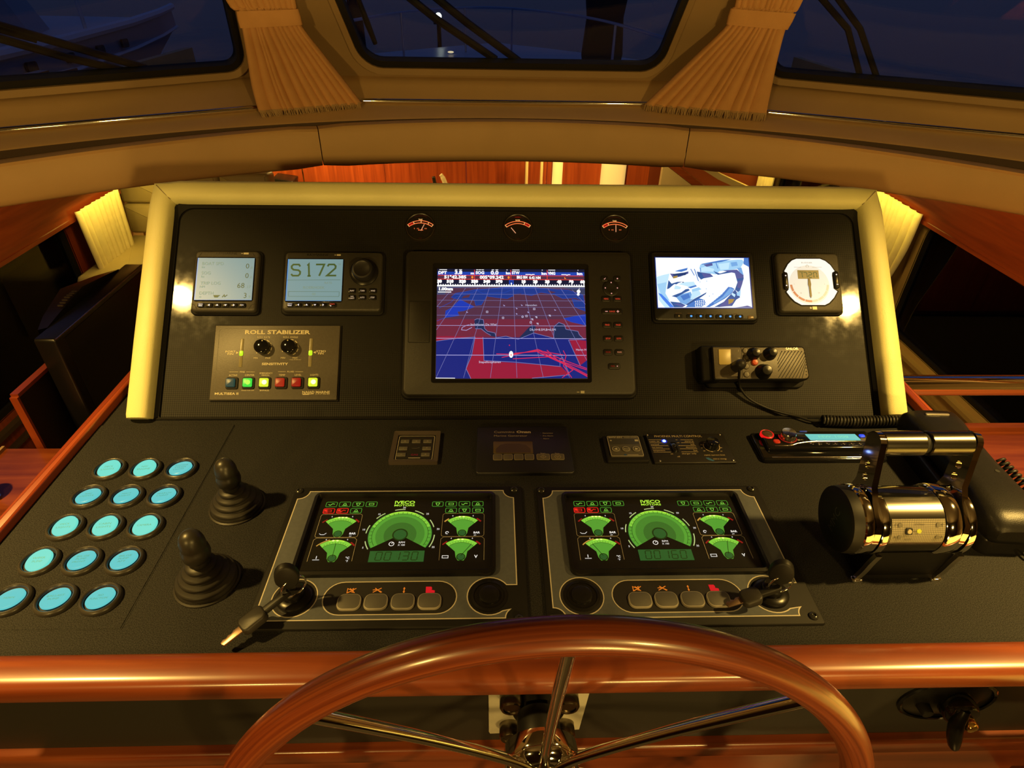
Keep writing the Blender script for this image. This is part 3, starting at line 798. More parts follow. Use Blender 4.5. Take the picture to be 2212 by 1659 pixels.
# ---- chart plotter
t = pthing('chart_plotter', 'large black chart plotter showing a red and blue harbour chart', 'chart plotter', .0094, .1501)
G().prism(rrc(0, 0, .3735, .2460, .012, 6), -.002, .006, .003).build('flange', BODY, t, 40)
mfm = noise_mat('plotter_plastic', (.017,.0155,.0135), (.020,.0185,.016), 400, .48, .1, 900)
G().prism(rrc(0, 0, .3660, .2385, .010, 6), .004, .016, .004).build('bezel', mfm, t, 40)
sx0, sx1, sy0, sy1 = -.1311, .1056, -.0922, .0872
# sunken screen: frame edges then the lit picture
G().frame(rrc((sx0+sx1)/2, (sy0+sy1)/2+.001, sx1-sx0+.014, sy1-sy0+.016, .003, 2), rrc((sx0+sx1)/2, (sy0+sy1)/2, sx1-sx0+.002, sy1-sy0+.002, .001, 2), .0155, .0175, zin=.0162).build('screen_edge', SATIN, t, 40)
RED1, RED2, RED3 = glow('chart_red_far', '#57304a', .9), glow('chart_red_mid', '#74263f', .95), glow('chart_red_near', '#98183a', 1.0)
BLU1, BLU2, BLU3 = glow('chart_blue_far', '#1c3a92', .9), glow('chart_blue_bright', '#1838b4', 1.0), glow('chart_blue_near', '#12227a', 1.0)
TEAL = glow('chart_slate', '#1c2c58', .9); GRID_ = glow('chart_grid', '#8888c8', .8); GRIDB = glow('chart_grid_near', '#b8b4ee', .9)
WHT = glow('screen_white', '#ffffff', 1.05); TRK = glow('chart_track', '#dc2850', 1.0); BAR = glow('screen_bar', '#101838', .9); BARB = glow('screen_bar_blue', '#1c44b0', 1.0)
ORG = glow('screen_orange', '#ff9030', 1.0); RLINE = glow('screen_red_line', '#ff4028', 1.0); GREYB = glow('chart_grey_far', '#3c4266', .85); TXT = glow('chart_text', '#d0d0f0', 1.0)
CM = [BLU3, RED1, RED2, RED3, BLU1, BLU2, TEAL, GRID_, GRIDB, WHT, TRK, BAR, BARB, ORG, RLINE, GREYB, TXT]
q = qmap((368,588), (1452,588), (1465,1390), (360,1388), sx0, sy1, sx1, sy0)
g = G(); zc = [.0166]
def pp(pts, mi): zc[0] += .00002; g.poly([q(*p) for p in pts], zc[0], mi)
def pl_(pts, w_, mi, closed=False): zc[0] += .00001; g.line([q(*p) for p in pts], w_, zc[0], mi, closed)
pp([(368,588),(1452,588),(1465,1390),(360,1388)], 0)
pp([(365,718),(1455,718),(1456,800),(365,800)], 15)
pp([(364,780),(1456,780),(1457,880),(364,880)], 1)
pp([(364,860),(1457,860),(1458,970),(364,970)], 1); pp([(364,960),(1458,960),(1460,1110),(363,1110)], 2)
pp([(430,735),(560,725),(700,722),(1000,720),(1300,724),(1400,760),(1420,900),(1400,940),(600,960),(420,850)], 1)
# far waterways
for P in ([(470,800),(500,770),(560,760),(640,742),(780,734),(900,722),(1060,722),(1150,732),(1250,740),(1330,742),(1440,778),(1450,830),(1390,800),(1290,806),(1230,776),(1130,760),(1060,785),(1000,775),(930,785),(880,808),(800,800),(730,790),(690,855),(650,860),(640,820),(560,815),(510,812)],
          [(535,815),(590,845),(640,870),(560,900),(515,905),(525,935),(425,950),(430,900),(470,880)],
          [(1360,810),(1450,830),(1456,900),(1380,870)], [(1295,955),(1420,930),(1458,925),(1458,1005),(1350,980)]): pp(P, 4 if P[0][1] < 815 else 5); pl_(P, .0007, 12, True)
for P in ([(930,775),(985,770),(985,786),(925,788)], [(560,790),(610,775),(600,800),(545,808)], [(1180,745),(1240,760),(1200,772)]): pp(P, 1)
for P in ([(380,880),(470,835),(500,800),(530,790),(545,770),(620,765),(660,745),(720,740),(860,722),(1100,720)], [(365,975),(425,950),(530,930)], [(645,742),(700,770),(860,765),(930,735),(1060,722)]): pl_(P, .0007, 12)
# near harbour basins
pp([(362,1120),(500,1108),(515,1098),(645,1092),(620,1220),(580,1320),(600,1360),(615,1390),(360,1388)], 0)
pp([(703,1095),(800,1098),(960,1108),(1080,1065),(1225,1100),(1440,1110),(1462,1115),(1465,1330),(1330,1345),(1270,1300),(920,1272),(705,1262)], 0)
pp([(362,1088),(440,1085),(645,1092),(510,1100),(362,1122)], 3)
pp([(645,1090),(705,1090),(708,1262),(1270,1303),(1330,1360),(1060,1390),(612,1390),(580,1322),(625,1220)], 3)
pp([(1335,1108),(1460,1118),(1464,1260),(1410,1300)], 3)
pp([(640,968),(660,958),(705,965),(715,1030),(735,1050),(790,1062),(800,1092),(760,1085),(725,1060),(690,1032),(645,1032)], 6)
pp([(1220,1010),(1260,985),(1300,1000),(1310,1035),(1400,1050),(1410,1075),(1445,1108),(1225,1100)], 6)
pp([(1075,1065),(1090,1020),(1075,1000),(1040,1020),(960,1105),(1225,1100)], 6)
pp([(800,1090),(870,1085),(960,1108),(1075,1062),(1225,1100),(1225,1104),(800,1104)], 0)
for P in ([(640,968),(660,958),(705,965),(715,1030),(735,1050),(790,1062),(800,1098)], [(645,1032),(690,1032),(725,1060),(760,1080)], [(362,1122),(515,1100),(645,1092),(620,1220),(580,1320),(615,1390)], [(703,1092),(710,1262),(920,1272),(1270,1305)],
          [(800,1098),(870,1086),(960,1108),(1075,1062),(1220,1100),(1225,1015),(1260,985),(1300,1000),(1312,1035),(1400,1050),(1410,1075),(1445,1108),(1330,1115),(1415,1300)], [(1265,1300),(1265,1250),(1285,1240),(1335,1365),(1060,1388)]): pl_(P, .0008, 7)
for y in (728, 775, 822, 870, 932): pl_([(366,y),(1456,y+3)], .00045, 7)
for y, w_ in ((1008,.0006), (1101,.0008), (1222,.0009)): pl_([(363,y),(1460,y+3)], w_, 8)
for P in ([(480,735),(365,870)], [(575,730),(363,1040)], [(665,728),(362,1385)], [(750,725),(640,1090),(562,1385)], [(845,725),(800,1060),(757,1385)], [(925,725),(950,1385)], [(1003,725),(1142,1385)], [(1085,725),(1335,1385)], [(1180,728),(1462,1260)], [(1275,730),(1460,1010)], [(1360,740),(1458,850)]): pl_(P, .00055, 7)
for P in ([(800,1214),(920,1217),(1100,1190),(1290,1222)], [(840,1240),(1105,1182),(1300,1262),(1462,1320)], [(920,1250),(1200,1235),(1465,1378)], [(930,1210),(1120,1195),(1250,1260),(1462,1330)], [(1170,1187),(1250,1262),(1360,1330),(1280,1385)], [(1100,1200),(1300,1280),(1465,1365)], [(1290,1190),(1310,1230),(1290,1300),(1350,1385)], [(1110,1205),(1320,1300),(1462,1372)]): pl_(P, .0011, 10)
pl_([(360,1386),(500,1387)], .001, 9); pl_([(545,1040),(552,1022),(580,1008),(605,1002)], .0008, 8); pl_([(545,1040),(580,1044),(622,1022)], .0008, 8)
zc[0] += .0001
# marks, own ship, names
def blob(px, py, rx, ry, mi):
    x, y = q(px, py); g.disc(x, y, rx, zc[0], mi, 12, ry=ry)
blob(908, 1218, .0034, .0056, 9); x, y = q(908, 1222); g.disc(x, y, .0007, zc[0]+.00002, 14, 8, ry=.0018)
for px, py in ((858,860),(988,858),(950,882),(950,922),(1035,910),(1233,893),(586,910)): x, y = q(px, py); g.poly([(x-.0014,y+.0014),(x-.0006,y-.0012),(x+.0018,y-.0006)], zc[0], 8)
for px, py in ((733,908),(850,952),(1079,886),(1022,938),(1053,985)): x, y = q(px, py); g.line([(x-.0013,y-.0013),(x+.0013,y-.0013),(x+.0013,y+.0013),(x-.0013,y+.0013)], .0006, zc[0], 16, True)
x, y = q(993, 944); g.arc(x, y, .0010, .0017, 0, 360, zc[0], 16, 12)
for px, py in ((1093,948),(1063,964),(1102,996),(1192,936)): x, y = q(px, py); g.line([(x-.0016,y+.0012),(x+.0012,y+.0012),(x+.0014,y-.0014)], .0008, zc[0], 16); g.line([(x-.0002,y+.001),(x,y-.0012)], .0006, zc[0], 16)
for s_, px, py, h, x0, x1 in (('Heusden', 1057, 857, .0028, 1016, 1100), ('Jachthaven De Wiel', 706, 1000, .0032, 610, 800), ('Db,H=8.5M,B=6.5M', 1140, 1038, .0036, 1045, 1236), ('Stapelloophaven', 752, 1272, .0034, 672, 832), ('Haven H', 1421, 1184, .0032, 1384, 1460)):
    x, y = q(px, py); g.text(s_, x, y, h, zc[0], 16, 'C', width=q(x1, py)[0]-q(x0, py)[0])
x, y = q(896, 1152); g.disc(x, y, .0010, zc[0], 10, 8)
# data bar
q2 = qmap((100,60), (2085,60), (2088,300), (95,300), sx0, sy1, sx1, q(368,718)[1])
z = zc[0]+.0001
P = [q(366,588), q(1453,588), q(1454,718), q(366,718)]; g.poly(P, z, 11)
g.poly([q2(100,100), q2(2085,100), q2(2085,150), q2(100,150)], z+.00002, 12); g.poly([q2(105,148), q2(2085,152), q2(2085,205), q2(100,200)], z+.00003, 1)
z += .0001
for y in (148, 203): g.line([q2(105,y), q2(2070,y+3)], .0009, z, 14)
for x_ in (598, 1088, 1580): g.line([q2(x_,70), q2(x_,205)], .0009, z, 14)
def W(s_, px, py, h, x0, x1, mi=9, b=.05):
    x, y = q2(px, py); g.text(s_, x, y, h, z+.00005, mi, 'C', bold=b, width=q2(x1, py)[0]-q2(x0, py)[0])
W('DPT', 168, 112, .0048, 112, 228); W('3.8', 382, 108, .0060, 330, 434); W('m', 568, 118, .0038, 546, 592); W('SOG', 672, 110, .0048, 615, 730); W('0.0', 870, 110, .0060, 818, 924); W('kn', 1052, 115, .0042, 1022, 1084)
W('STW', 1155, 110, .0048, 1104, 1208); W('--.-', 1350, 128, .0034, 1290, 1410, 9, .08); W('kn', 1538, 118, .0042, 1502, 1574); W('VMG', 1642, 115, .0048, 1594, 1692); W('--.-', 1836, 128, .0034, 1776, 1894, 9, .08); W('kn', 2022, 118, .0044, 1988, 2064)
for x0, x1 in ((125,228),(335,368),(390,430),(620,650),(655,690),(695,725),(830,862),(880,918),(1030,1045),(1108,1205),(1508,1520),(1596,1690),(1995,2005)): g.line([q2(x0,71), q2(x1,71)], .0011, z, 9)
W('51°42.385', 338, 172, .0050, 190, 488); W('005°09.242', 830, 174, .0050, 668, 990); W('BRG 004', 1240, 172, .0048, 1166, 1312); W('0.42 NM', 1414, 178, .0042, 1338, 1492); 
for px, py in ((568,175),(1058,177)): x, y = q2(px, py); g.disc(x, y, .0018, z+.0001, 13, 10, ry=.0022)
x, y = q2(1824, 180); g.poly([(x-.0014,y+.0018),(x-.0012,y-.0016),(x+.0018,y-.0014)], z+.0001, 13)
for s_, px in (('30', 128), ('310', 270), ('320', 436), ('330', 600), ('340', 764), ('350', 930), ('10', 1258), ('20', 1420), ('30', 1582), ('40', 1745), ('50', 1908), ('60', 2060)): W(s_, px, 232, .0046, px-(46 if len(s_) == 3 else 32), px+(46 if len(s_) == 3 else 30), 9, .09)
g.poly([q2(1062,210), q2(1126,210), q2(1126,272), q2(1062,272)], z, 12); x, y = q2(1094, 236); g.text('N', x, y, .0040, z+.0001, 11)
g.poly([q2(95,284), q2(2088,288), q2(2088,306), q2(95,304)], z+.0001, 9)
for i in range(61):
    px = 110+32.8*i; g.poly([q2(px-7,272 if i % 5 else 250), q2(px+7,272 if i % 5 else 250), q2(px+7,290), q2(px-7,290)], z+.0001, 9)
x, y = q(428, 738); g.text('1.00nm', x, y, .0048, z, 9, 'C', bold=.06, width=.0235); g.line([q(372,762), q(470,762)], .0014, z, 9)
x, y = q(1408, 750); g.poly([(x-.001,y-.0015),(x+.0014,y-.001),(x+.0016,y+.0058)], z, 9); g.disc(x, y-.001, .0030, z, 9, 12); g.disc(x-.0006, y-.0058, .0023, z, 9, 10)
g.build('screen_print', CM, t, 0)
G().rect(sx0, sy0, sx1, sy1, .0164).build('screen', BAR, t, 0)
# card slot door
G().prism(rr(-.1748, -.0340, -.1424, .0330, .001, 1), .0155, .0170, .0008).build('card_door', mfm, t, 40)
G().frame(rr(-.1756, -.0348, -.1416, .0338, .001, 1), rr(-.1746, -.0338, -.1426, .0328, .001, 1), .0155, .0164).build('door_gap', DARK, t, 0)
# keypad
KP = noise_mat('key_rubber', (.010,.009,.008), (.012,.011,.010), 400, .5, .1, 900)
pad_ = G().lathe([(.0135, .0155), (.0133, .0180), (.0120, .0188), (.0060, .0180), (.0005, .0178)], 28, M=move(0, (.1484, .0556, 0))).build('rocker_pad', KP, t, 40)
g = G()
for dx, dy in ((0, 1), (0, -1), (-1, 0), (1, 0)): g.disc(.1484+.0098*dx, .0556+.0092*dy, .0010, .0192, 0, 10)
g.build('marking', glow('lit_pink_legend', '#ffb0a0', .9), pad_, 0)
for s_, x, y, wk, mt in (('tick', .1384, .0719, .012, 'p'), ('dot', .1590, .0720, .012, 'p'), ('MENU', .1396, .0377, .0150, 'r'), ('WIN', .1581, .0377, .0140, 'r'), ('- RANGE +', .1485, .0167, .0335, 'r'),
        ('FIND', .1399, -.0056, .0150, 'r'), ('PAGE', .1573, -.0056, .0150, 'r'), ('SETUP', .1402, -.0280, .0150, 'r'), ('GOTO', .1574, -.0280, .0150, 'r'), ('MOB', .1396, -.0502, .0150, 'd'), ('MARK', .1578, -.0502, .0150, 'o'), ('PWR', .1487, -.0729, .0190, 'd')):
    k = G().prism(rrc(x, y, wk, .0098, .003), .0155, .0178, .0010).build('key', KP, t, 40)
    g = G()
    if s_ == 'tick': g.line([(x-.0012, y-.0004), (x-.0004, y-.0012), (x+.0014, y+.0012)], .0007, .0180)
    elif s_ == 'dot': g.disc(x, y, .0011, .0180, 0, 10)
    elif s_ == 'PWR': g.text('PWR', x-.0024, y, .0024, .0180, 0, width=.0062); g.disc(x+.0046, y, .0008, .0180, 1, 8)
    elif s_.startswith('-'): g.text('RANGE', x, y, .0026, .0180, 0, width=.0090); g.line([(x-.0112, y), (x-.0070, y)], .0010, .0180, 1); g.line([(x+.0072, y), (x+.0112, y)], .0010, .0180, 1); g.line([(x+.0092, y-.002), (x+.0092, y+.002)], .0010, .0180, 1)
    else: g.text(s_, x, y, .0027, .0180, 0, width=.0075)
    g.build('lettering', [{'p': glow('lit_pink_legend', '#ffb0a0', .9), 'r': REDKEY, 'd': REDDIM, 'o': glow('lit_orange_legend', '#e89060', .7)}[mt], glow('lit_pink_legend', '#ffb0a0', .9)], k, 0)
g = G(); g.rect(.0945, -.1160, .1005, -.1120, .0166, 0); g.line([(.0885, -.1140), (.0925, -.1140)], .0010, .0166, 0); g.build('badge_print', BADGE, t, 0)

# ---- three small round gauges along the top edge
GL = [glow('gauge_amber', '#ff7a40', 1.15), glow('gauge_red', '#c01010', .7), glow('gauge_yellow', '#ffc070', .95), glow('gauge_dim', '#6a2010', .35)]
RIMG = mat('gauge_rim', (.020,.014,.011), .35)
for i, (x, lab, needle, t1) in enumerate(((-.1527, 'small round red-lit tank gauge, needle leaning right, first of three from the left', 25, 'TANK'), (.0088, 'small round red-lit water gauge, needle leaning left, in the middle of three', -38, 'WATER'), (.1713, 'small round red-lit tank gauge, needle upright, last of three from the left', 2, 'TANK'))):
    t = pthing('round_gauge', lab, 'gauge', x, .3158, 'round red-lit gauges along the top of the panel')
    G().lathe([(.0246, -.001), (.0244, .0030), (.0236, .0044), (.0222, .0036)], 40, cap=False).build('rim', RIMG, t, 40)
    G().disc(0, 0, .0224, .0012, 0, 40).build('dial', mat('gauge_dial', (.012,.009,.007), .5), t, 0)
    g = G(); Zg = .0016
    cyy = -.022
    for r in (.0340, .0300): g.arc(0, cyy, r-.0006, r+.0006, 52, 128, Zg, 0, 20)
    if i == 1: g.arc(0, cyy, .0302, .0338, 53, 68, Zg, 1, 5); ticks = (52, 70, 128)
    else: g.arc(0, cyy, .0302, .0338, 112, 127, Zg, 1, 5); ticks = (52, 66, 88, 110, 128) if i == 0 else (52, 110, 128)
    for a in ticks: c, s_ = math.cos(rad(a)), math.sin(rad(a)); g.line([(.0296*c, cyy+.0296*s_), (.0344*c, cyy+.0344*s_)], .0012, Zg, 2)
    if i == 0: g.line([(-.0036, .0008-.0055), (.0046, .0008-.0055)], .0011, Zg, 0)
    g.text(t1, 0, .0140, .0023, Zg, 2, width=.0070 if i != 1 else .0078, bold=.03)
    if i == 1: g.text('WATER L', 0, .0190, .0018, Zg, 1, width=.0100)
    else:
        for s_, xx in (('0', -.0098), ('1/2', -.0042 if i == 0 else -.0046), ('4/4', .0086)): g.text(s_, xx, -.0020, .0022, Zg, 0)
    g.text('VDO', 0, -.0192, .0020, Zg, 3, width=.006)
    g.arc(0, 0, .0206, .0214, 60, 120, Zg, 3, 10)
    g.build('dial_print', GL, t, 0)
    a = rad(90-needle); L_ = .0125
    o_ = (0.0012, -.0060) if i != 1 else (-.0036, -.0095)
    g = G(); g.line([o_, (o_[0]+L_*math.cos(a), o_[1]+L_*math.sin(a))], .0011, .0024); g.build('needle', glow('gauge_needle', '#ffb080', .95), t, 0)
    G().disc(0, 0, .0223, .0032, 0, 36).build('glass', LENS, t, 0)

# ---- engine-room camera monitor
t = pthing('camera_monitor', 'small black monitor showing a bluish engine room camera picture', 'monitor', .3126, .2127)
G().prism(rrc(0, 0, .1735, .1222, .007), -.002, .005, .002).build('flange', BODY, t, 40)
G().prism(rrc(0, 0, .1690, .1175, .006), .003, .011, .003).build('bezel', noise_mat('monitor_plastic', (.010,.010,.011), (.012,.012,.013), 400, .38, .08, 900), t, 40)
x0, x1, y0, y1 = -.0785, .0755, -.0372, .0483
C_ = ['#f6fcff', '#345a9c', '#4a7ccc', '#78acE6', '#a4d4f8', '#c8ecff', '#585c9c', '#b09048', '#223c74', '#4c84f0']
CMm = [glow('camera_tone_%d' % i, c, 1.0 if i else 1.1) for i, c in enumerate(C_)]
q = qmap((118,172), (1925,180), (1995,1150), (168,1160), x0, y1, x1, y0)
g = G(); zz = [.0114]
def pc(P, mi): zz[0] += .00002; g.poly([q(*p) for p in P], zz[0], mi)
pc([(118,172),(1925,180),(1995,1150),(168,1160)], 0)
pc([(135,560),(260,520),(390,490),(340,720),(310,880),(400,1040),(170,870)], 5); pc([(150,700),(330,660),(310,880),(400,1040),(240,950)], 4)
pc([(170,870),(240,900),(400,1060),(480,1150),(390,1155),(250,1010)], 9); pc([(170,880),(260,1000),(400,1155),(300,1158),(180,1010)], 5)
pc([(400,1040),(600,1060),(700,1110),(640,1150),(480,1152)], 1); pc([(470,1090),(560,1070),(690,1120),(640,1148)], 6)
pc([(490,445),(560,420),(745,375),(730,420),(620,455)], 2); pc([(400,490),(560,500),(760,445),(755,490),(600,550),(460,580)], 6); pc([(450,500),(740,460),(700,520),(480,555)], 8); pc([(460,545),(550,530),(540,570),(465,590)], 7)
pc([(370,620),(430,690),(540,655),(640,650),(560,680),(430,770),(340,800)], 1); pc([(640,650),(700,670),(690,700),(640,690)], 8); pc([(330,830),(480,700),(560,705),(700,740),(740,800),(560,860),(400,880)], 0)
pc([(500,720),(620,760),(590,800),(480,800)], 5); pc([(560,700),(690,660),(860,650),(900,720),(800,760),(640,715)], 5); pc([(740,760),(900,715),(920,740),(800,780)], 2)
pc([(430,935),(620,860),(700,800),(760,790),(780,820),(640,890),(520,960)], 1); pc([(520,960),(640,890),(800,850),(850,990),(700,1100),(600,1060)], 3); pc([(600,930),(760,880),(790,960),(660,1020)], 2)
pc([(700,1100),(860,990),(1110,855),(1090,890),(960,980),(740,1110)], 1); pc([(740,1110),(960,975),(1060,1000),(1100,1080),(1010,1145),(700,1150)], 2)
for i in range(6):
    for j in range(4): x, y = q(890+38*i+8*(j % 2), 1030+33*j-6*i+10); g.disc(x, y, .0011, .0120, 0, 7)
pc([(820,800),(960,760),(1010,800),(860,850),(830,900)], 4); pc([(790,1000),(830,850),(960,820),(1000,900),(860,985)], 5)
pc([(990,310),(1240,265),(1290,250),(1800,205),(1840,260),(1770,380),(1640,410),(1360,440),(1290,505),(1000,460),(970,380)], 4)
pc([(1000,300),(1380,225),(1600,200),(1400,260),(1030,310)], 2); pc([(1050,315),(1220,280),(1230,330),(1110,355)], 6); pc([(1340,300),(1560,270),(1540,400),(1380,420)], 5); pc([(1580,270),(1700,255),(1720,330),(1600,350)], 3)
pc([(990,380),(1100,350),(1260,400),(1240,450),(1010,455)], 5)
pc([(920,450),(1000,465),(1180,490),(1240,550),(1050,585),(1000,610),(940,540)], 1); pc([(1010,480),(1180,500),(1220,545),(1060,570)], 6); pc([(1240,440),(1300,500),(1400,480),(1560,430),(1690,420),(1690,520),(1640,460),(1400,500),(1330,515)], 1)
pc([(1420,430),(1700,410),(1830,520),(1830,600),(1690,590),(1660,480)], 6); pc([(1690,590),(1835,570),(1800,700),(1740,870),(1660,800),(1710,660)], 1); pc([(1720,640),(1820,620),(1770,780),(1700,760)], 6)
pc([(1840,180),(1925,185),(1940,360),(1830,300)], 2); pc([(1700,160+30),(1830,185),(1810,215),(1600,210)], 0); pc([(1700,380),(1790,370),(1830,520),(1760,470)], 3)
pc([(1530,750),(1600,760),(1650,790),(1600,870),(1460,980),(1300,1070),(1160,1145),(1090,1145),(1240,1030),(1400,900)], 2)
pc([(1560,770),(1640,800),(1560,890),(1400,1000),(1250,1080),(1240,1060),(1420,940)], 3)
for i in range(9): x, y = q(1520-43*i, 795+40*i-i*i*.4); g.disc(x, y, .0014, .0121, 4, 8)
pc([(1600,870),(1660,800),(1760,950),(1680,1000),(1600,1120),(1250,1145),(1440,1040)], 1); pc([(1440,1040),(1600,960),(1640,1040),(1560,1120),(1330,1145)], 6); pc([(1530,990),(1650,985),(1610,1050),(1530,1090)], 7); pc([(1600,860),(1670,900),(1650,950),(1590,900)], 5); pc([(1690,870),(1770,810),(1760,930),(1700,920)], 4)
pc([(1800,1130),(1900,1110),(1990,1140),(1990,1150),(1640,1150)], 6)
for P in ([(800,400),(870,530)], [(870,400),(950,640)], [(1290,270),(1330,390)], [(990,380),(990,460)]): zz[0] += .00002; g.line([q(*p) for p in P], .0012, zz[0], 2)
for px, py in ((980,655),(1110,640),(1160,930),(1230,890),(1100,790)): x, y = q(px, py); g.disc(x, y, .0007, .0121, 3, 7)
g.build('screen_print', CMm, t, 0)
G().rect(x0-.0014, y0-.0012, x1+.0018, y1+.0012, .0112).build('screen', glow('camera_edge_glow', '#1438a0', .5), t, 0)
q = qmap((118,172), (1925,180), (1995,1150), (168,1160), x0, y1, x1, y0)
for s_, px, lit in (('POWER', 570, 0), ('MENU', 806, 1), ('VIEW', 990, 1), ('SCAN', 1180, 1), ('CAR-SEL', 1372, 1), ('', 1562, 1), ('', 1755, 1)):
    x, y = q(px, 1322)
    k = G().prism(rrc(x-.001, y, .0130, .0068, .002), .0105, .0122, .0006).build('button', DARK, t, 40)
    g = G(); g.disc(x, y, .0020 if lit else .0011, .0124, 0, 10, ry=.0016); g.build('marking', glow('lit_blue_icon', '#58b0ff', 1.0) if lit else LEGENDD, k, 0)
g = G()
for s_, px in (('POWER', 565), ('MENU', 790), ('VIEW', 985), ('SCAN', 1172), ('CAR SEL', 1358), ('VOLUME', 1655)): x, y = q(px, 1268); g.text(s_, x, y, .0022, .0114, 0, width=.0095)
g.build('lettering', mat('bronze_print', (.16,.10,.06), .5), t, 0)
x, y = q(1965, 1330); G().prism(rrc(x, y, .0098, .0050, .0012), .0105, .0118, .0005).build('sensor_window', mat('sensor_amber', (.22,.15,.08), .3), t, 40)

# ---- rudder/heading instrument with white dial
t = pthing('heading_instrument', 'square instrument with glowing white dial, 172 readout and pointer down', 'instrument', .48745, .2196)
bezel(t, .1117, .1086, .012, mt=BRONZE)
q = qmap((225,165), (1605,175), (1760,1510), (335,1510), -.0558, .0543, .0558, -.0543)
face = [q(*p) for p in [(690,345),(1180,345),(1290,390),(1400,480),(1490,610),(1440,640),(1435,700),(1470,980),(1550,1040),(1480,1170),(1380,1280),(1290,1325),(800,1325),(660,1250),(560,1150),(485,1050),(530,1000),(520,830),(510,700),(440,610),(520,460),(600,380)]]
G().prism(inset(face[::-1], -.0022), .010, .0127, .0006).build('dial_surround', DARK, t, 40)
WD = glow('dial_white', '#fff8ec', 1.0); WD2 = glow('dial_warm_white', '#f3e8d2', .95)
g = G(); g.poly(face, .0129, 0); g.disc(*q(960,900), .0335, .01295, 1, 36); g.build('dial', [WD, WD2], t, 0)
g = G(); z = .0131
ax, ay = q(960, 870)
x0_, y0_ = q(735, 775); x1_, y1_ = q(1150, 590)
g.rect(x0_-.0008, y0_, x1_, y1_, z, 0)
g.seg7('172', x0_+.0020, y0_+.0022, .0052, .0092, .0013, .0027, z+.0001, 1, -.08); g.seg7('n', x0_+.0263, y0_+.0022, .0052, .0092, .0013, .0027, z+.0001, 1, -.08); g.line([q(755,625), q(835,628)], .0009, z+.0001, 1)
g.text('RUDDER', *q(905,430), .0024, z, 4, width=.0185); g.line([q(640,525), q(790,525)], .0005, z, 4); g.line([q(1020,525), q(1220,525)], .0005, z, 4)
x, y = q(915, 505); g.arc(x, y, .0018, .0024, -60, 240, z, 4, 12)
for i in range(4):
    g.arc(ax, ay, .0288, .0325, 184+22.5*i+.8, 184+22.5*(i+1)-.8, z, 2, 6)
    g.arc(ax, ay, .0288, .0325, 272+21*i+.8, 272+21*(i+1)-.8, z, 3, 6)
for s_, px, py in (('30', 785, 1075), ('20', 1160, 1070), ('I', 640, 885), ('I', 1280, 885)): g.text(s_, *q(px, py), .0022, z, 4)
g.build('dial_print', [mat('lcd_olive', (.18,.15,.07), .4, emit='#9a8850', es=.35), LCDINK, glow('dial_red_arc', '#d88058', .85), glow('dial_green_arc', '#dcdcac', .85), glow('dial_grey_print', '#b8a888', .8)], t, 0)
g = G(); a0 = q(945, 770); a1 = q(990, 1185); d = Vector(a1)-Vector(a0); pn = Vector((-d.y, d.x)).normalized()
g.prism([tuple(Vector(a0)+pn*.0016), tuple(Vector(a0)+d*.3+pn*.0026), tuple(Vector(a0)+d*.45+pn*.0016), tuple(Vector(a1)-d*.1+pn*.0016), a1, tuple(Vector(a1)-d*.1-pn*.0016), tuple(Vector(a0)+d*.45-pn*.0016), tuple(Vector(a0)+d*.3-pn*.0026), tuple(Vector(a0)-pn*.0016)][::1], .0133, .0146)
g.build('pointer', mat('pointer_grey', (.16,.14,.11), .4), t, 0)
for sx, P in ((-1, ((455,640),(500,700),(525,990),(480,1020),(420,870),(405,700))), (1, ((1500,640),(1540,640),(1590,860),(1570,1000),(1500,980),(1450,660)))):
    PP = [q(*p) for p in P]; xs_ = sum(p[0] for p in PP)/len(PP); ys_ = sum(p[1] for p in PP)/len(PP)
    k = G().prism(rrc(xs_, ys_, .0082, .0300, .0036), .0115, .0150, .0010).build('rocker_key', SATIN, t, 40)
    g = G()
    for s_ in (1, -1): g.disc(xs_, ys_+s_*.0085, .0012, .0152, 0, 8) if sx < 0 or s_ > 0 else g.line([(xs_-.0015, ys_-.0085), (xs_+.0015, ys_-.0085)], .001, .0152)
    g.build('marking', WHITEKEY, k, 0)
g = G(); g.text('RAYMARINE', -.001, .0458, .0034, .0122, 0, width=.032); g.rect(-.0040+.004, -.0468, .0072, -.0418, .0122, 1); g.disc(-.0030, -.0440, .0018, .0122, 0, 10)
g.build('lettering', [mat('black_gloss_print', (.012,.011,.010), .15), mat('badge_bright', (.72,.62,.34), .35)], t, 0)

# ---- VHF radio on the panel
t = pthing('vhf_radio', 'grey-brown marine radio with three knobs and slanted speaker slots', 'radio', .3845, .0795)
G().prism(rr(-.0800, -.0350, .0805, .0315, .010), -.001, .006, .002).build('gasket_plate', BODY, t, 40)
G().prism(rr(-.0905, -.0280, -.0600, .0300, .004), 0, .0240, .004).build('end_block', BODY, t, 40)
hz = .030
bodyp = rr(-.0745, -.0270, .0780, .0275, (.004, .008, .006, .003), 4)
bodyp = [(x-(.0035 if x > .05 and y > 0 else 0), y) for x, y in bodyp]
G().prism([(p[0], p[1]) for p in bodyp], 0, hz, .0025, 0, mtop=1).build('body', [SATIN, VHFP], t, 40)
q = qmap((175,155), (1935,155), (2035,790), (230,790), -.0740, .0270, .0745, -.0270)
zt = hz+.0001
g = G(); g.line([q(*p) for p in ((190,170),(700,170),(735,200),(770,740),(740,770),(250,775))], .0007, zt, 0)
g.build('groove_print', DARK, t, 0)
P = [q(*p) for p in ((300,212),(530,212),(545,485),(515,505),(335,505),(315,485))]
G().prism(P[::-1], hz-.001, hz+.0012, .0006).build('display', mat('lcd_straw', (.52,.42,.17), .35), t, 40)
g = G()
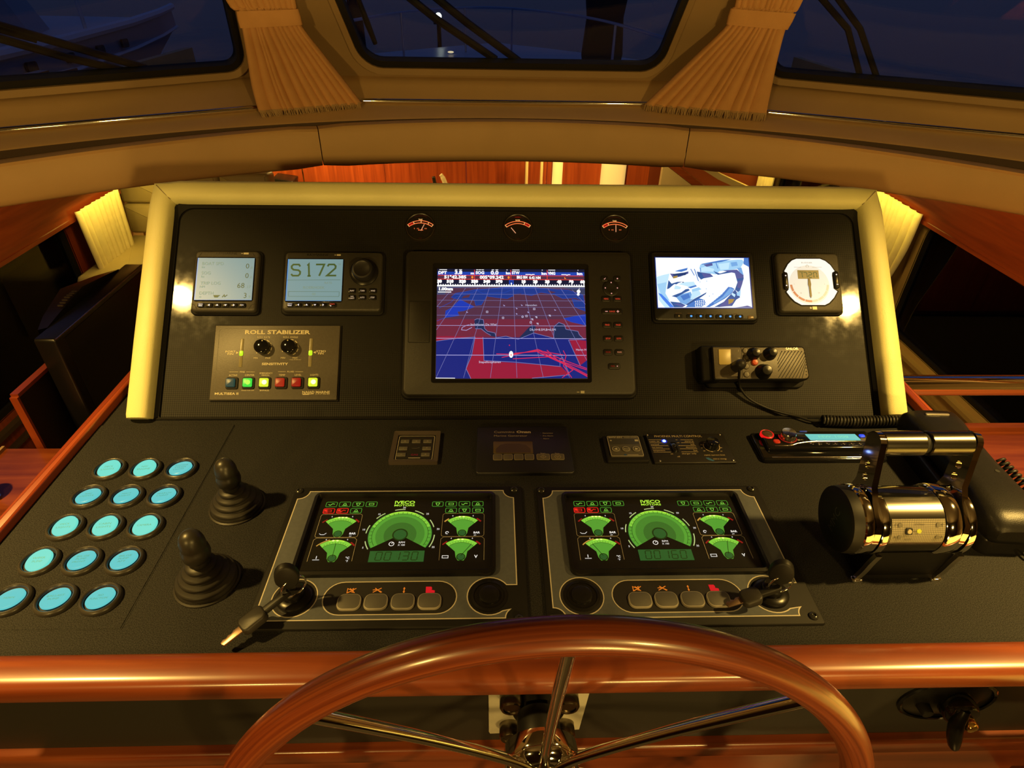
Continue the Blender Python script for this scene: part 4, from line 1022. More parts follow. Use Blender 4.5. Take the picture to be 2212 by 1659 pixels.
for s_, px, py, h in (('?', 678, 240, .0035), ('16', 688, 380, .0032), ('*', 712, 533, .003), ('9', 715, 680, .0036), ('VOL', 1050, 370, .0018), ('SQ', 1330, 372, .0018), ('CH', 1197, 455, .0018)): g.text(s_, *q(px, py), h, zt, 0)
g.build('lettering', LEGENDD, t, 0)
for px, py in ((808,240),(822,385),(835,535),(847,687)):
    x, y = q(px, py); k = G().lathe([(.0050, hz-.001), (.0049, hz+.0008), (.0044, hz+.0012), (.0041, hz+.0006), (.0039, hz+.0016), (.0005, hz+.0018)], 20, M=move(0, (x, y, 0))).build('key', VHFP, t, 40)
    g = G(); g.text('16' if py > 300 else '1', x+.0005, y, .0022, hz+.0020, 0); g.build('lettering', LEGENDD, k, 0)
x, y = q(992, 460); G().lathe([(.0052, hz-.001), (.0050, hz+.0020), (.0040, hz+.0032), (.0005, hz+.0036)], 20, M=move(0, (x, y, 0))).build('distress_button', mat('orange_red_button', (.62,.09,.03), .35), t, 40)
for px, py, r, h in ((955,305,.0098,.014), (1270,300,.0098,.014), (1160,640,.0120,.016)):
    x, y = q(px, py)
    G().lathe([(r*1.08, hz-.001), (r*1.0, hz+.003), (r*.80, hz+.006), (r*.72, hz+h*.9), (r*.6, hz+h), (.0005, hz+h+.0008)], 26, M=move(0, (x, y, 0))).build('knob', SATIN, t, 40)
g = G()
tops = [(1500+63*i, 255) for i in range(8)]+[(1962+5*i, 315+63*i) for i in range(7)]
lows = [(1425,430),(1432,495),(1440,560),(1450,630),(1460,750),(1520,755),(1590,755),(1660,757),(1725,758),(1790,758),(1855,758),(1915,758)]
for a, b in zip(tops[:12], lows):
    g.line([q(a[0]-8, a[1]+8), q(*b)], .0011, zt, 0)
for a in tops: g.disc(*q(*a), .0011, zt, 0, 8)
g.build('speaker_slot', DARK, t, 0, kind='stuff')
g = G(); g.text('SAILOR', *q(1690,200), .0036, zt, 0, width=.020); g.build('badge_lettering', mat('silver_badge', (.8,.75,.6), .2, 1.0), t, 0)
# plugged-in microphone lead
x, y = q(640, 545); G().lathe([(.0085, hz-.001), (.0085, hz+.016), (.0075, hz+.022), (.004, hz+.025), (.0005, hz+.0255)], 22, M=move(0, (x, y, 0))).build('lead_plug', RUBBERB, t, 40)
def PW(x, s, h): return on_panel(x, s, h)
pts = [PW(.3845+x, .0795+y, hz+.016), PW(.3845+x-.001, .0795+y-.010, hz+.014), PW(.3545, .050, .018), PW(.361, .040, .010), PW(.375, .026, .006), PW(.400, .013, .004), PW(.425, .004, .006), (.445, -.008, .006), (.463, -.020, .006), (.478, -.024, .010)]
def smooth(P, k=6):
    P = [Vector(p) for p in P]; out = []
    for i in range(len(P)-1):
        a, b, c, d = P[max(i-1, 0)], P[i], P[i+1], P[min(i+2, len(P)-1)]
        for j in range(k):
            t_ = j/k; out.append(.5*((2*b)+(c-a)*t_+(2*a-5*b+4*c-d)*t_*t_+(3*b-a-3*c+d)*t_**3))
    out.append(P[-1]); return out
Mi = t.matrix_world
cord = thing('handset_cord', 'black cord from the marine radio, coiled where it nears the handset', 'cord', (.478, -.024, 0))
LC = Matrix.Translation((-.478, .024, 0))
G().tube(smooth(pts), .0021, 8).build('straight_lead', RUBBER, cord, 60, LC)
def coil(P, r, turns, wire):
    P = smooth(P, 10); n = len(P); out = []
    steps = turns*10; cum = [0]
    for i in range(1, n): cum.append(cum[-1]+(P[i]-P[i-1]).length)
    for k in range(steps+1):
        s_ = cum[-1]*k/steps; i = max(0, min(n-2, next((j for j in range(n-1) if cum[j+1] >= s_), n-2)))
        f = (s_-cum[i])/max(1e-9, cum[i+1]-cum[i]); c = P[i].lerp(P[i+1], f); d = (P[i+1]-P[i]).normalized()
        u = d.cross(Vector((0, 0, 1))).normalized(); v = u.cross(d); a = 2*PI*k/10
        out.append(c+r*(math.cos(a)*u+math.sin(a)*v))
    return out
G().tube(coil([(.478, -.024, .0095), (.53, -.027, .0095), (.60, -.026, .0105)], .0072, 24, .002), .0021, 6).build('coiled_lead', RUBBER, cord, 60, LC)
# faint second lead lying on the panel

# ================================================================== things on the desk top
# ---- fifteen lit round switches in five rows of three
CYAN = glow('switch_cyan', '#70e4d2', .95); CYANB = glow('switch_cyan_blue', '#64d2d2', .90)
INK = mat('switch_ink', (.05,.20,.19), .5, emit='#2c7c78', es=.5)
SWR = mat('switch_rim', (.030,.027,.024), .36)
words_ = [[['DECK', 'LIGHTS'], ['NAV', 'ENGINE'], ['ANCHOR', 'STEAM', 'LIGHT']], [['NAV', 'LIGHTS'], ['MAST', 'LIGHT'], ['SEARCH', 'LIGHT']], [['DECK', 'LIGHTS'], ['CABIN', 'LIGHTS'], ['CAMERA']],
          [['WIPER', 'PUMP'], ['BILGE', 'PUMP', 'FRONT'], ['BILGE', 'PUMP', 'AFT']], [['HORN'], ['BALLAST', 'PUMP'], ['NO', 'FUNCTION']]]
lit_low = {(0,0), (0,1), (2,0), (2,1), (2,2), (3,0)}
rown = ['far row, nearest the sloped panel', 'second row from the sloped panel', 'middle row', 'fourth row from the sloped panel', 'front row, nearest the mahogany rail']
coln = ['left of three', 'middle of three', 'right of three']
def switch(i, j):
    x, y = -.5604+.0485*j, -.1209-.0523*i
    t = thing('round_switch', 'round cyan-lit switch in the %s, %s' % (rown[i], coln[j]), 'switch', (x, y, .0012), group='round cyan-lit switches on the side plate')
    G().lathe([(.0215, 0), (.0214, .0030), (.0204, .0050), (.0186, .0060), (.0172, .0052), (.0166, .0020)], 40, cap=False).build('rim', SWR, t, 50)
    G().lathe([(.0168, .0018), (.0150, .0020), (.0005, .0020)], 36).build('well', DARK, t, 40)
    ang = rad(9 if (i, j) in lit_low else -7)
    R = Matrix.Translation((0, 0, .0034)) @ Matrix.Rotation(ang, 4, 'X') @ Matrix.Rotation(rad(-6), 4, 'Y')
    c = G().lathe([(.0147, -.001), (.0146, .0012), (.0138, .0019), (.0005, .0021)], 36).build('lit_cap', CYAN if (i, j) in lit_low else CYANB, t, 40, R)
    g = G(); ls = words_[i][j]; n = len(ls)
    for k, s_ in enumerate(ls): g.text(s_, 0, (n-1)*.0023-k*.0046, .0026, .0023, 0, width=min(.020, .0031*len(s_)))
    g.build('lettering', INK, c, 0)
for i in range(5):
    for j in range(3): switch(i, j)

# ---- two rubber-booted joysticks
def joystick(x, y, lab, sc):
    t = thing('joystick', lab, 'joystick', (x, y, 0), group='thruster joysticks'); t.scale = (sc, sc, sc)
    G().lathe([(.0375, 0), (.0375, .0018), (.0355, .0030), (.034, .0022)], 40, cap=False).build('flange', RUBBERB, t, 40)
    pr = [(.0345, .0015), (.0340, .0070)]
    for k in range(4):
        r0 = .0335-.0056*k; z0 = .0075+.0075*k
        pr += [(r0, z0), (r0+.0010, z0+.0022), (r0-.0008, z0+.0046), (r0-.0050, z0+.0058)]
    pr += [(.0118, .0385), (.0105, .043)]
    G().lathe(pr, 40).build('bellows', RUBBERB, t, 70)
    k = G().lathe([(.0105, .040), (.0150, .046), (.0160, .052), (.0152, .0585), (.0138, .061), (.0142, .0635), (.0140, .071), (.0122, .078), (.0090, .083), (.004, .0858), (.0004, .0862)], 28).build('knob', mat('joystick_knob', (.022,.020,.017), .38), t, 70)
joystick(-.3640, -.1885, 'rubber-booted joystick further from the rail, beside the upper rows of lit switches', .92)
joystick(-.3575, -.3060, 'rubber-booted joystick nearer the mahogany rail, beside the front rows of lit switches', .95)

# ---- small control plates along the foot of the sloped panel
t = thing('alarm_panel', 'small square keypad in a brown frame under the sloped panel, leftmost of the plates', 'control panel', (-.1455, -.0765, 0))
fr = mat('brown_frame', (.060,.047,.040), .45)
G().frame(rrc(0, 0, .0690, .0690, .002, 2), rrc(0, 0, .0560, .0560, .002, 2), 0, .0060, zin=.0045).build('frame', fr, t, 40)
G().prism(rrc(0, 0, .0564, .0564, .002, 2), 0, .0030).build('face', mat('keypad_face', (.012,.011,.010), .5), t, 0)
g = G(); g.line(rrc(0, -.001, .0520, .0520, .002, 2), .0007, .0034, 0, True); g.line([(-.008, -.0235), (.009, -.0235)], .0012, .0034, 0); g.line([(-.005,-.0025),(.002,-.0025),(.006,-.0010)], .0006, .0034, 1); g.text('GAS', 0, -.0165, .0034, .0034, 2, width=.010)
for xx in (-.017, 0, .016): g.text('ON', xx, .0200, .0018, .0034, 3); g.text('OK', xx, .0045, .0018, .0034, 3)
for xx in (-.017, .016): g.text('TEST', xx, -.0095, .0018, .0034, 3)
g.build('lettering', [LEGENDD, mat('print_grey', (.12,.11,.10), .5), glow('alarm_red', '#a01020', .5), glow('alarm_red_dim', '#5a1010', .3)], t, 0)
for xx, yy, ch in ((-.0165,.0130,'o'), (0,.0130,'o'), (.0165,.0130,'o'), (-.0175,-.0030,'-'), (.0165,-.0030,'='), (-.0185,-.0165,'--'), (.0160,-.0165,'o')):
    k = G().prism(rrc(xx, yy, .0128, .0072, .0012, 2), .0028, .0044, .0005).build('key', mat('keypad_key', (.085,.078,.062), .5), t, 40)
    G().text(ch, xx, yy, .0030, .0046, 0).build('lettering', LEGENDD, k, 0)
t = thing('generator_panel', 'black generator control plate with small display and six grey keys', 'control panel', (.0120, -.0830, 0))
G().prism(rrc(0, 0, .1380, .1030, .004, 3), 0, .0060, .0015).build('plate', mat('navy_black', (.009,.009,.012), .42), t, 40)
Z = .0062
g = G(); ox, oy = -.0120, .0830
def gt(s_, x, y, h, al='L', bold=0, width=None, mi=0): g.text(s_, x+ox, y+oy, h, Z, mi, al, bold=bold, width=width)
gt('Cummins', -.0316, -.0455, .0052, 'L', 0, .0310); gt('Onan', .0240, -.0455, .0052, 'R', .05, .0215); gt('Marine Generator', -.0316, -.0545, .0040, 'L', 0, .0500)
for s_, yy in (('Generator', -.0485), ('Pre-Alarm', -.0550), ('Alarm', -.0615)): gt(s_, .0415, yy, .0026); g.disc(.0385+ox, yy+oy, .0010, Z, 1, 8)
gt('Start', .0390, -.0945, .0026, 'C'); gt('Stop', .0595, -.0945, .0026, 'C')
g.build('lettering', [mat('print_beige', (.34,.28,.23), .5), mat('print_blue_dot', (.03,.03,.08), .4)], t, 0)
d = G().prism(rrc(-.0035+ox, -.0812+oy, .0575, .0265, .001, 1), .005, .0066, .0004).build('display', mat('generator_lcd', (.090,.060,.022), .4), t, 40)
G().poly([(-.0285+ox, -.0935+oy), (.0215+ox, -.0935+oy), (.0215+ox, -.0850+oy), (.0150+ox, -.0760+oy), (.0060+ox, -.0735+oy), (-.0130+ox, -.0735+oy), (-.0220+ox, -.0760+oy), (-.0285+ox, -.0850+oy)], .0068).build('print', mat('generator_lcd_dark', (.055,.034,.017), .4), d, 0)
kb_ = mat('generator_key', (.10,.085,.055), .5); kl_ = mat('generator_key_line', (.30,.25,.15), .5)
for i, xx in enumerate((-.0260, -.0113, .0039, .0192, .0389, .0596)):
    ww = .0135 if i < 4 else .0190
    k = G().prism(rrc(xx+ox, -.1030+oy, ww, .0125, .0022, 3), .0055, .0070, .0004).build('key', kb_, t, 40)
    g = G(); g.line(rrc(xx+ox, -.1030+oy, ww-.0008, .0117, .0020, 3), .0006, .0072, 0, True)
    if i == 4: g.line([(xx+ox-.004, -.1030+oy), (xx+ox, -.0995+oy), (xx+ox+.004, -.1030+oy), (xx+ox, -.1065+oy)], .0007, .0072, 0, True); g.line([(xx+ox, -.1012+oy), (xx+ox, -.1048+oy)], .0007, .0072)
    if i == 5: g.arc(xx+ox, -.1030+oy, .0038, .0045, 0, 360, .0072, 0, 16); g.line([(xx+ox-.002, -.1018+oy), (xx+ox+.002, -.1018+oy), (xx+ox, -.1048+oy)], .0006, .0072, 0, True)
    g.build('marking', kl_, k, 0)
t = thing('battery_monitor', 'small square battery monitor with three oval keys, left of the multi control plate', 'control panel', (.1605, -.0825, 0))
G().prism(rrc(0, 0, .0610, .0560, .003, 3), 0, .0050, .0012).build('surround', BODY, t, 40)
f_ = G().prism(rrc(0, .0030, .0480, .0455, .002, 2), .004, .0068, .0006).build('face', mat('monitor_face', (.060,.054,.044), .45), t, 40)
g = G(); g.rect(-.0215, .0065, .0215, .0185, .0070, 1); g.text('BMV-501', -.0215, .0222, .0030, .0070, 0, 'L', bold=.02, width=.0200); g.text('battery monitor', .0215, .0222, .0022, .0070, 0, 'R', width=.0195); g.rect(.0165, .0130, .0215, .0170, .0071, 0); g.disc(-.0190, .0150, .0014, .0071, 0, 8); g.line(rrc(0, .0030, .0465, .0440, .002, 2), .0007, .0069, 0, True); g.disc(-.003, -.0170, .002, .0070, 2, 8); g.line([(0, -.017), (.016, -.017)], .0008, .0070, 0)
g.build('print', [LEGENDD, mat('monitor_lcd', (.035,.032,.026), .3), mat('maker_blue', (.02,.06,.16), .4)], t, 0)
for xx, k_ in ((-.0150, 0), (0, 1), (.0150, 2)):
    k = G().lathe([(.0064, .0062), (.0062, .0078), (.0050, .0083), (.0004, .0083)], 24, M=Matrix.Translation((xx, -.0055, 0)) @ Matrix.Diagonal((1, .72, 1, 1))).build('key', mat('oval_key', (.09,.08,.06), .5), t, 40)
    g = G(); g.arc(xx, -.0055, .0048, .0054, 0, 360, .0085, 0, 18)
    if k_ == 1: g.text('SETUP', xx, -.0055, .0020, .0085, 0)
    else: s_ = -1 if k_ == 0 else 1; g.poly([(xx+s_*.0026, -.0055), (xx-s_*.0018, -.0030), (xx-s_*.0018, -.0080)], .0085, 0)
    g.build('marking', LEGENDD, k, 0)
t = thing('charger_panel', 'black multi control plate with round dial and one blue lamp', 'control panel', (.2565, -.0808, 0))
G().prism(rrc(0, 0, .1185, .0650, .002, 2), 0, .0040, .0008).build('plate', mat('charger_plate', (.010,.009,.009), .38), t, 40)
q = qmap((75,110), (1770,105), (2110,740), (215,745), -.0592, .0325, .0592, -.0325)
Z = .0043; g = G()
def ct(s_, x0, x1, py, h, mi=0): a = q(x0, py); b = q(x1, py); g.text(s_, (a[0]+b[0])/2, a[1], h, Z, mi, 'C', width=b[0]-a[0])
ct('PHOENIX MULTI CONTROL', 262, 1310, 172, .0046)
for s_, a, b, py in (('mains on', 140, 365, 287), ('overload', 165, 352, 357), ('low battery', 190, 428, 418), ('temperature', 212, 480, 487), ('inverter on', 930, 1125, 285), ('bulk', 1060, 1150, 352), ('absorption', 950, 1185, 416), ('float', 1118, 1210, 487), ('charger only', 852, 1182, 556), ('on', 595, 650, 560), ('off', 740, 810, 620), ('mains current limit', 1358, 1836, 588), ('victron energy', 1556, 1870, 668)): ct(s_, a, b, py, .0030)
for a, b, py in ((125,430,253), (148,520,321), (175,560,383), (200,585,455), (218,612,524), (835,1115,253), (850,1140,318), (790,1175,383), (815,1205,452), (845,1230,520), (730,770,255), (760,812,318)): g.line([q(a, py), q(b, py)], .0007, Z, 0)
kx, ky = q(1530, 400)
g.arc(kx, ky, .0115, .0124, 150, 250, Z, 0, 10); g.arc(kx, ky, .0114, .0128, 235, 262, Z, 0, 5); g.arc(kx, ky, .0112, .0122, -60, 10, Z, 0, 8)
for px, py in ((1365,310),(1300,365),(1318,435),(1362,500),(1688,360),(1745,432),(1750,508)): x, y = q(px, py); g.line([(x-.0012, y), (x+.0016, y)], .0010, Z, 0)
x, y = q(1490, 680); g.poly([(x-.0055, y+.0035), (x-.001, y+.004), (x+.006, y-.003), (x+.003, y-.0042), (x-.003, y-.001)], Z, 1)
g.build('lettering', [mat('print_tan', (.42,.33,.19), .5), mat('maker_blue2', (.03,.10,.22), .4)], t, 0)
k = G().lathe([(.0098, .003), (.0094, .014), (.0085, .0155), (.0004, .0158)], 26, M=move(0, (kx, ky, 0))).build('dial_knob', GLOSS, t, 40)
g = G(); g.line([(kx+.002, ky-.003), (kx+.0055, ky-.0055)], .0012, .0160); g.build('pointer_mark', LEGENDD, k, 0)
x, y = q(474, 283); G().lathe([(.0026, .003), (.0026, .0048), (.0018, .0058), (.0004, .0061)], 16, M=move(0, (x, y, 0))).build('blue_lamp', glow('led_blue', '#90b4ff', 3.0), t, 40); G().disc(x, y, .0046, .00435, 0, 20).build('lamp_halo', glow('led_blue_ring', '#1428c8', .8), t, 0)
for px, py in ((110,140),(1700,135),(2020,698),(340,710)):
    x, y = q(px, py); G().lathe([(.0018, .003), (.0017, .0048), (.0008, .0054), (.0002, .0054)], 12, M=move(0, (x, y, 0))).build('screw', STEEL, t, 40)
G().prism(rrc(*q(690, 430), .0085, .0200, .0015, 2), .003, .0075, .001).build('rocker', GLOSS, t, 40)

# ---- car-type radio behind the throttle
t = thing('stereo', 'glossy black car-type radio with red-ringed knob and cyan display strip', 'radio', (.4460, -.0808, 0))
G().prism(rrc(0, 0, .1830, .0620, .006, 4), 0, .0075, .003).build('surround', GLOSS, t, 40)
fm = Matrix.Translation((0, .0030, .006))
G().prism(rr(-.0800, -.0170, .0840, .0230, .004, 3), 0, .0085, .003).build('fascia', GLOSS, t, 40, fm)
q = qmap((200,135), (1990,115), (2060,470), (290,480), -.0820, .0262, .0850, -.0215)
z = .0152
x0, y0 = q(1000, 292); x1, y1 = q(1755, 192)
G().prism([q(1000,292), q(1800,290), q(1752,192), q(950,198)], .0140, .0156, .0002).build('display', glow('stereo_cyan', '#78d8d0', .85), t, 40)
g = G(); g.text('MW 1008', (x0+x1)/2, (y0+y1)/2, .0050, .0158, 0, width=.046); g.build('lettering', mat('stereo_ink', (.10,.40,.40), .5, emit='#58b8bc', es=.7), t, 0)
RR = glow('ring_red', '#f01818', .9)
cx, cy = q(335, 200); G().lathe([(.0100, .012), (.0098, .0158), (.0088, .0166), (.0078, .0158)], 30, M=move(0, (cx, cy, 0)), cap=False).build('lit_ring', RR, t, 40); G().lathe([(.0078, .012), (.0076, .0168), (.006, .0176), (.0004, .0178)], 26, M=move(0, (cx, cy, 0))).build('button', mat('bronze_button', (.16,.09,.06), .25, .6), t, 40)
kx, ky = q(650, 250); G().arc(kx, ky, .0110, .0132, 150, 380, .0150, 0, 20).build('lit_arc', glow('ring_red_dim', '#a01010', .7), t, 0)
G().lathe([(.0118, .014), (.0112, .0225), (.0100, .0250), (.0004, .0256)], 34, M=move(0, (kx, ky, 0))).build('volume_knob', mat('knob_steel', (.62,.58,.50), .16, 1.0), t, 40)
bx_, by_ = q(455, 320); G().prism(rrc(bx_, by_, .0095, .0085, .003, 3), .0130, .0162, .001).build('red_key', mat('red_key', (.35,.03,.015), .15, emit='#801008', es=.5), t, 40)
g = G()
g.tube([(*q(410, 385), .0135), (*q(660, 380), .0140), (*q(780, 350), .0150), (*q(900, 335), .0155), (*q(1060, 318), .0152), (*q(1800, 312), .0150), (*q(1980, 300), .0145)], .0011, 8); g.build('chrome_line', CHROME, t, 60)
for i in range(7):
    x, y = q(980+128*i, 352); k = G().prism(rrc(x, y, .0105, .0040, .0012, 2), .0130, .0152, .0006).build('preset_key', GLOSS, t, 40)
    G().disc(x, y, .0007, .0154, 0, 8).build('marking', mat('preset_dot', (.35,.24,.2), .5, emit='#a07868', es=.5), k, 0)
x, y = q(1870, 215); G().prism(rrc(x-.001, y, .0085, .0060, .002, 3), .0130, .0158, .001).build('blue_key', glow('stereo_blue', '#2858ff', .9), t, 40)
x, y = q(940, 146); G().prism(rrc(x, y, .0110, .0022, .0008, 2), .0130, .0154, .0004).build('logo_light', glow('stereo_blue_dim', '#304890', .6), t, 40)
G().tube([(-.078, -.0262, .0075), (.085, -.0262, .0075)], .0008, 6).build('trim_line', CHROME, t, 60)

# ---- two engine panels
def engine_panel(xc, yc, lab, hours, horn_left, needles, red):
    t = thing('engine_panel', lab, 'engine panel', (xc, yc, 0), group='engine instrument panels')
    W_, H_ = .14125, .09685
    G().prism(rrc(.002, -.001, .3020, .2120, .003, 2), -.001, .0040, .0012).build('base_plate', BODY, t, 40)
    hx, kx = (-.108, .106) if horn_left else (.110, -.105); cyy = -.0685
    Z = .0042; g = G()
    # grey field with concave corners; right-hand circle is open to the edge
    def notch(cx, cy, r, a0, a1, n=7): return [(cx+r*math.cos(rad(a0+(a1-a0)*i/n)), cy+r*math.sin(rad(a0+(a1-a0)*i/n))) for i in range(n+1)]
    rc = .0135; ox = hx if hx > 0 else kx
    pts = notch(-W_, H_, rc, 0, -90)+notch(-W_, -H_, rc, 90, 0)+notch(W_, -H_, rc, 180, 127)
    a0 = math.degrees(math.asin((-.0880-cyy)/.0245)); a1 = math.degrees(math.asin((-.0540-cyy)/.0245))
    pts += notch(ox, cyy, .0245, a0, -360+a1, 26)
    pts += [(W_, -.0540)]+notch(W_, H_, rc, 270, 180)
    pts2 = [pts[i] for i in range(len(pts))]
    g.poly(pts2, Z, 0); g.line(pts2, .0013, Z+.0001, 1, True)
    lx = hx if hx < 0 else kx
    g.disc(lx, cyy, .0245, Z+.0001, 2, 36); g.arc(lx, cyy, .0240, .0252, 0, 360, Z+.0002, 1, 36)
    pill = [(-.0525-.0213*math.sin(rad(180*i/14))*1.0, -.0696+.0213*math.cos(rad(180*i/14))) for i in range(15)]+[(.0525+.0213*math.sin(rad(180*i/14)), -.0696-.0213*math.cos(rad(180*i/14))) for i in range(15)]
    g.poly(pill, Z+.0001, 2); g.line(pill, .0012, Z+.0002, 1, True)
    g.build('face_print', [PLATE, mat('plate_line', (.50,.46,.38), .5), mat('plate_black', (.012,.011,.010), .5)], t, 0)
    # dial housing: a raised moulded rim round a flush glass
    out = rr(-.1175, -.0420, .1175, .0895, (.010, .010, .008, .008), 4); inn = rr(-.1125, -.0330, .1125, .0840, (.004,)*4, 4)
    G().frame(out, inset(out, .004), .003, .0100, zin=.0110).frame(inset(out, .004), inn, .0032, .0110, zin=.0060).build('housing', SATIN, t, 50)
    G().poly(inn, .0046).build('dial_face', mat('dial_black', (.007,.007,.006), .35), t, 0)
    GRN = [glow('dial_green', '#5aa432', .9), glow('dial_green_bright', '#84cc3c', 1.0), mat('dial_ink', (.008,.03,.008), .5, emit='#103008', es=.4), glow('dial_lime', '#b8f040', 1.0), mat('dial_frame_grey', (.30,.28,.24), .5),
           glow('dial_red', '#b02018', .6), glow('dial_red_hot', '#ff2418', 1.1), mat('dial_white', (.55,.53,.45), .5), glow('dial_arc_pale', '#c8d888', .8), glow('dial_hot', '#f0ff90', 1.2), glow('dial_green_dark', '#2e6428', .75), glow('dial_amber', '#d8a040', .8), glow('icon_green', '#50a030', .85), glow('icon_green_bright', '#88dc48', .95)]
    g = G(); z = .0048; z1 = .0050; z2 = .0052; z3 = .0054
    RX, RY, RR_ = 0, .0205, .0425
    g.arc(RX, RY, 0.0001, .0385, -32, 212, z, 15, 40); g.arc(RX, RY, .0200, .0385, -32, 212, z+.00005, 16, 40); g.arc(RX, RY, .0300, .0385, -32, 212, z+.0001, 0, 40); g.arc(RX, RY, .0345, .0385, 20, 160, z1, 1, 30); g.arc(RX, RY, .0370, .0385, 62, 118, z1+.0001, 3, 12)
    g.arc(RX, RY, .0384, .0392, -32, 212, z1, 10, 40)
    for a in range(-26, 207, 9): c, s_ = math.cos(rad(a)), math.sin(rad(a)); g.line([(RX+.0345*c, RY+.0345*s_), (RX+.0375*c, RY+.0375*s_)], .0005, z2, 2)
    g.arc(RX, RY, .0340, .0345, -30, 210, z2, 2, 40)
    for i in range(7):
        a = -28+35.5*i; g.arc(RX, RY, .0415, .0428, a+(9 if 0 < i else 0), a+27, z2, 8, 8)
    for k, a in enumerate((206, 169, 131, 90, 49, 11, -26)): g.text(str(5*(k+1)), RX+.0468*math.cos(rad(a)), RY+.0453*math.sin(rad(a)), .0026, z2, 7)
    g.arc(RX, RY, .0078, .0096, 0, 360, z2, 2, 24); g.disc(RX, RY, .0078, z2, 10, 20)
    g.poly([(-.0330, -.0020), (0, .0140), (.0330, -.0020), (.032, -.004), (-.032, -.004)], z1, 14)
    g.arc(-.0085, .0060, .0026, .0034, 30, 390, z2, 7, 12); g.line([(-.0085, .006), (-.0070, .0085)], .0006, z2, 7); g.text('RPM', .0035, .0082, .0028, z2, 7, width=.0075); g.text('X 100', .0035, .0042, .0026, z2, 7, width=.0085)
    g.rect(-.0325, -.0210, .0325, -.0045, z1, 10); g.seg7(hours, -.0250, -.0185, .0068, .0120, .0011, .0038, z2, 2, .08)
    g.text('IVECO', -.0005, .0752, .0052, z2, 3, bold=.025, width=.0265); g.text('MOTORS', -.0005, .0698, .0031, z2, 3, bold=.02, width=.0265)
    def icon(x, y, k, hot=0):
        wq, hq = .0140, .0082
        g.line(rrc(x, y, wq, hq, .0014, 2), .0007, z2, 6 if hot else 12, True)
        if hot: g.poly([(x-.0065, y-.0035), (x-.001, y-.0035), (x-.002, y+.0035), (x-.0065, y+.0035)], z1, 5); g.disc(x-.0045, y+.001, .0016, z2, 6, 8)
        m_ = 6 if hot else 13
        if k % 4 == 0: g.line([(x-.003, y-.0015), (x-.003, y+.0015), (x+.003, y+.0015), (x+.003, y-.0015)], .0006, z2, m_, True)
        elif k % 4 == 1: g.line([(x-.004, y), (x-.0015, y-.0015), (x+.001, y+.0012), (x+.004, y+.0005)], .0008, z2, m_)
        elif k % 4 == 2: g.arc(x, y, .0014, .0021, 0, 360, z2, m_, 10); g.line([(x-.0035, y-.002), (x+.0035, y-.002)], .0006, z2, m_)
        else: g.line([(x-.0025, y+.002), (x+.0025, y+.002), (x+.001, y-.002), (x-.001, y-.002)], .0007, z2, m_, True)
    for i in range(4): icon(-.0945+.0171*i, .0722, i+1); icon(.0425+.0173*i, .0717, i+3)
    for i in range(3): icon(-.0955+.0172*i, .0608, (0, 1, 2)[i], 1 if i in red else 0); icon(.0603+.0173*i, .0603, i+2)
    for (hx_, hy, b, tick, unit, red_side, nd, hot) in ((-.0765, .0225, (-.1035, .0170, -.0515, .0550), 'oil', 'BAR', 'r', needles[0], 3), (-.0755, -.0150, (-.1035, -.0205, -.0515, .0160), 'temp', '°C', 'r', needles[1], 2), (.0760, .0225, (.0505, .0170, .1030, .0548), 'turbo', 'BAR', 'r', needles[2], 2), (.0760, -.0145, (.0505, -.0205, .1035, .0160), 'volt', 'V', 'lr', needles[3], 2)):
        fr_ = rr(*b, .003, 3)
        if hy < 0: fr_ = [(x, y) for x, y in fr_ if y > b[1]+.0035]; fr_ = [(b[2], b[1]+.001)]+[p for p in fr_]+[(b[0], b[1]+.001)]; g.line([(b[0], b[1]+.001), (b[0], b[3]-.003), (b[0]+.003, b[3]), (b[2]-.003, b[3]), (b[2], b[3]-.003), (b[2], b[1]+.001)], .0006, z2, 4)
        else: g.line(fr_, .0006, z2, 4, True)
        # fan-shaped lit scale
        fan = [(hx_+.0285*math.sin(rad(a)), hy+.0285*math.cos(rad(a))-.0005) for a in range(-42, 43, 6)]
        nk = [(hx_+.0075, hy+.0085), (hx_+.0062, hy), (hx_+.0035, hy-.0050), (hx_-.0035, hy-.0050), (hx_-.0062, hy), (hx_-.0075, hy+.0085)]
        g.poly(fan[::1]+nk, z, 0)
        g.arc(hx_, hy-.0005, .0225, .0285, 48, 132, z1, 1, 14); g.arc(hx_, hy-.0005, .0222, .0227, 50, 130, z2, 2, 12); g.arc(hx_, hy-.0005, .0268, .0285, 70, 110, z1+.0001, 3, 8)
        for i in range(hot): g.disc(hx_+(-.004+.005*i)*(1 if hot == 2 else .9), hy+.0268, .0016, z2, 9, 8, ry=.0011)
        for a in range(52, 131, 8): c, s_ = math.cos(rad(a)), math.sin(rad(a)); g.line([(hx_+.0228*c, hy+.0228*s_), (hx_+.0245*c, hy+.0245*s_)], .0004, z2, 2)
        if nd is not None: g.line([(hx_, hy+.002), (hx_+.0225*math.sin(rad(nd)), hy+.0225*math.cos(rad(nd)))], .0007, z2, 2)
        g.arc(hx_, hy, .0042, .0054, 0, 360, z2, 2, 18); g.disc(hx_, hy, .0042, z1, 10, 16)
        g.arc(hx_, hy-.0005, .0288, .0310, 40, 54, z2, 5, 4)
        if red_side == 'lr' or unit == 'BAR': g.arc(hx_, hy-.0005, .0288, .0306, 126, 140, z2, 5 if unit != 'BAR' or tick == 'oil' else 11, 4)
        if tick == 'temp': g.arc(hx_, hy-.0005, .0288, .0302, 106, 140, z2, 11, 8)
        for a in (-24, 24): g.text('4' if a < 0 else '6', hx_+.0318*math.sin(rad(a)), hy+.0312*math.cos(rad(a)), .0022, z2, 7)
        g.text(unit, hx_+.0180, hy+.0005, .0030 if unit != 'V' else .0042, z2, 7, bold=.02); 
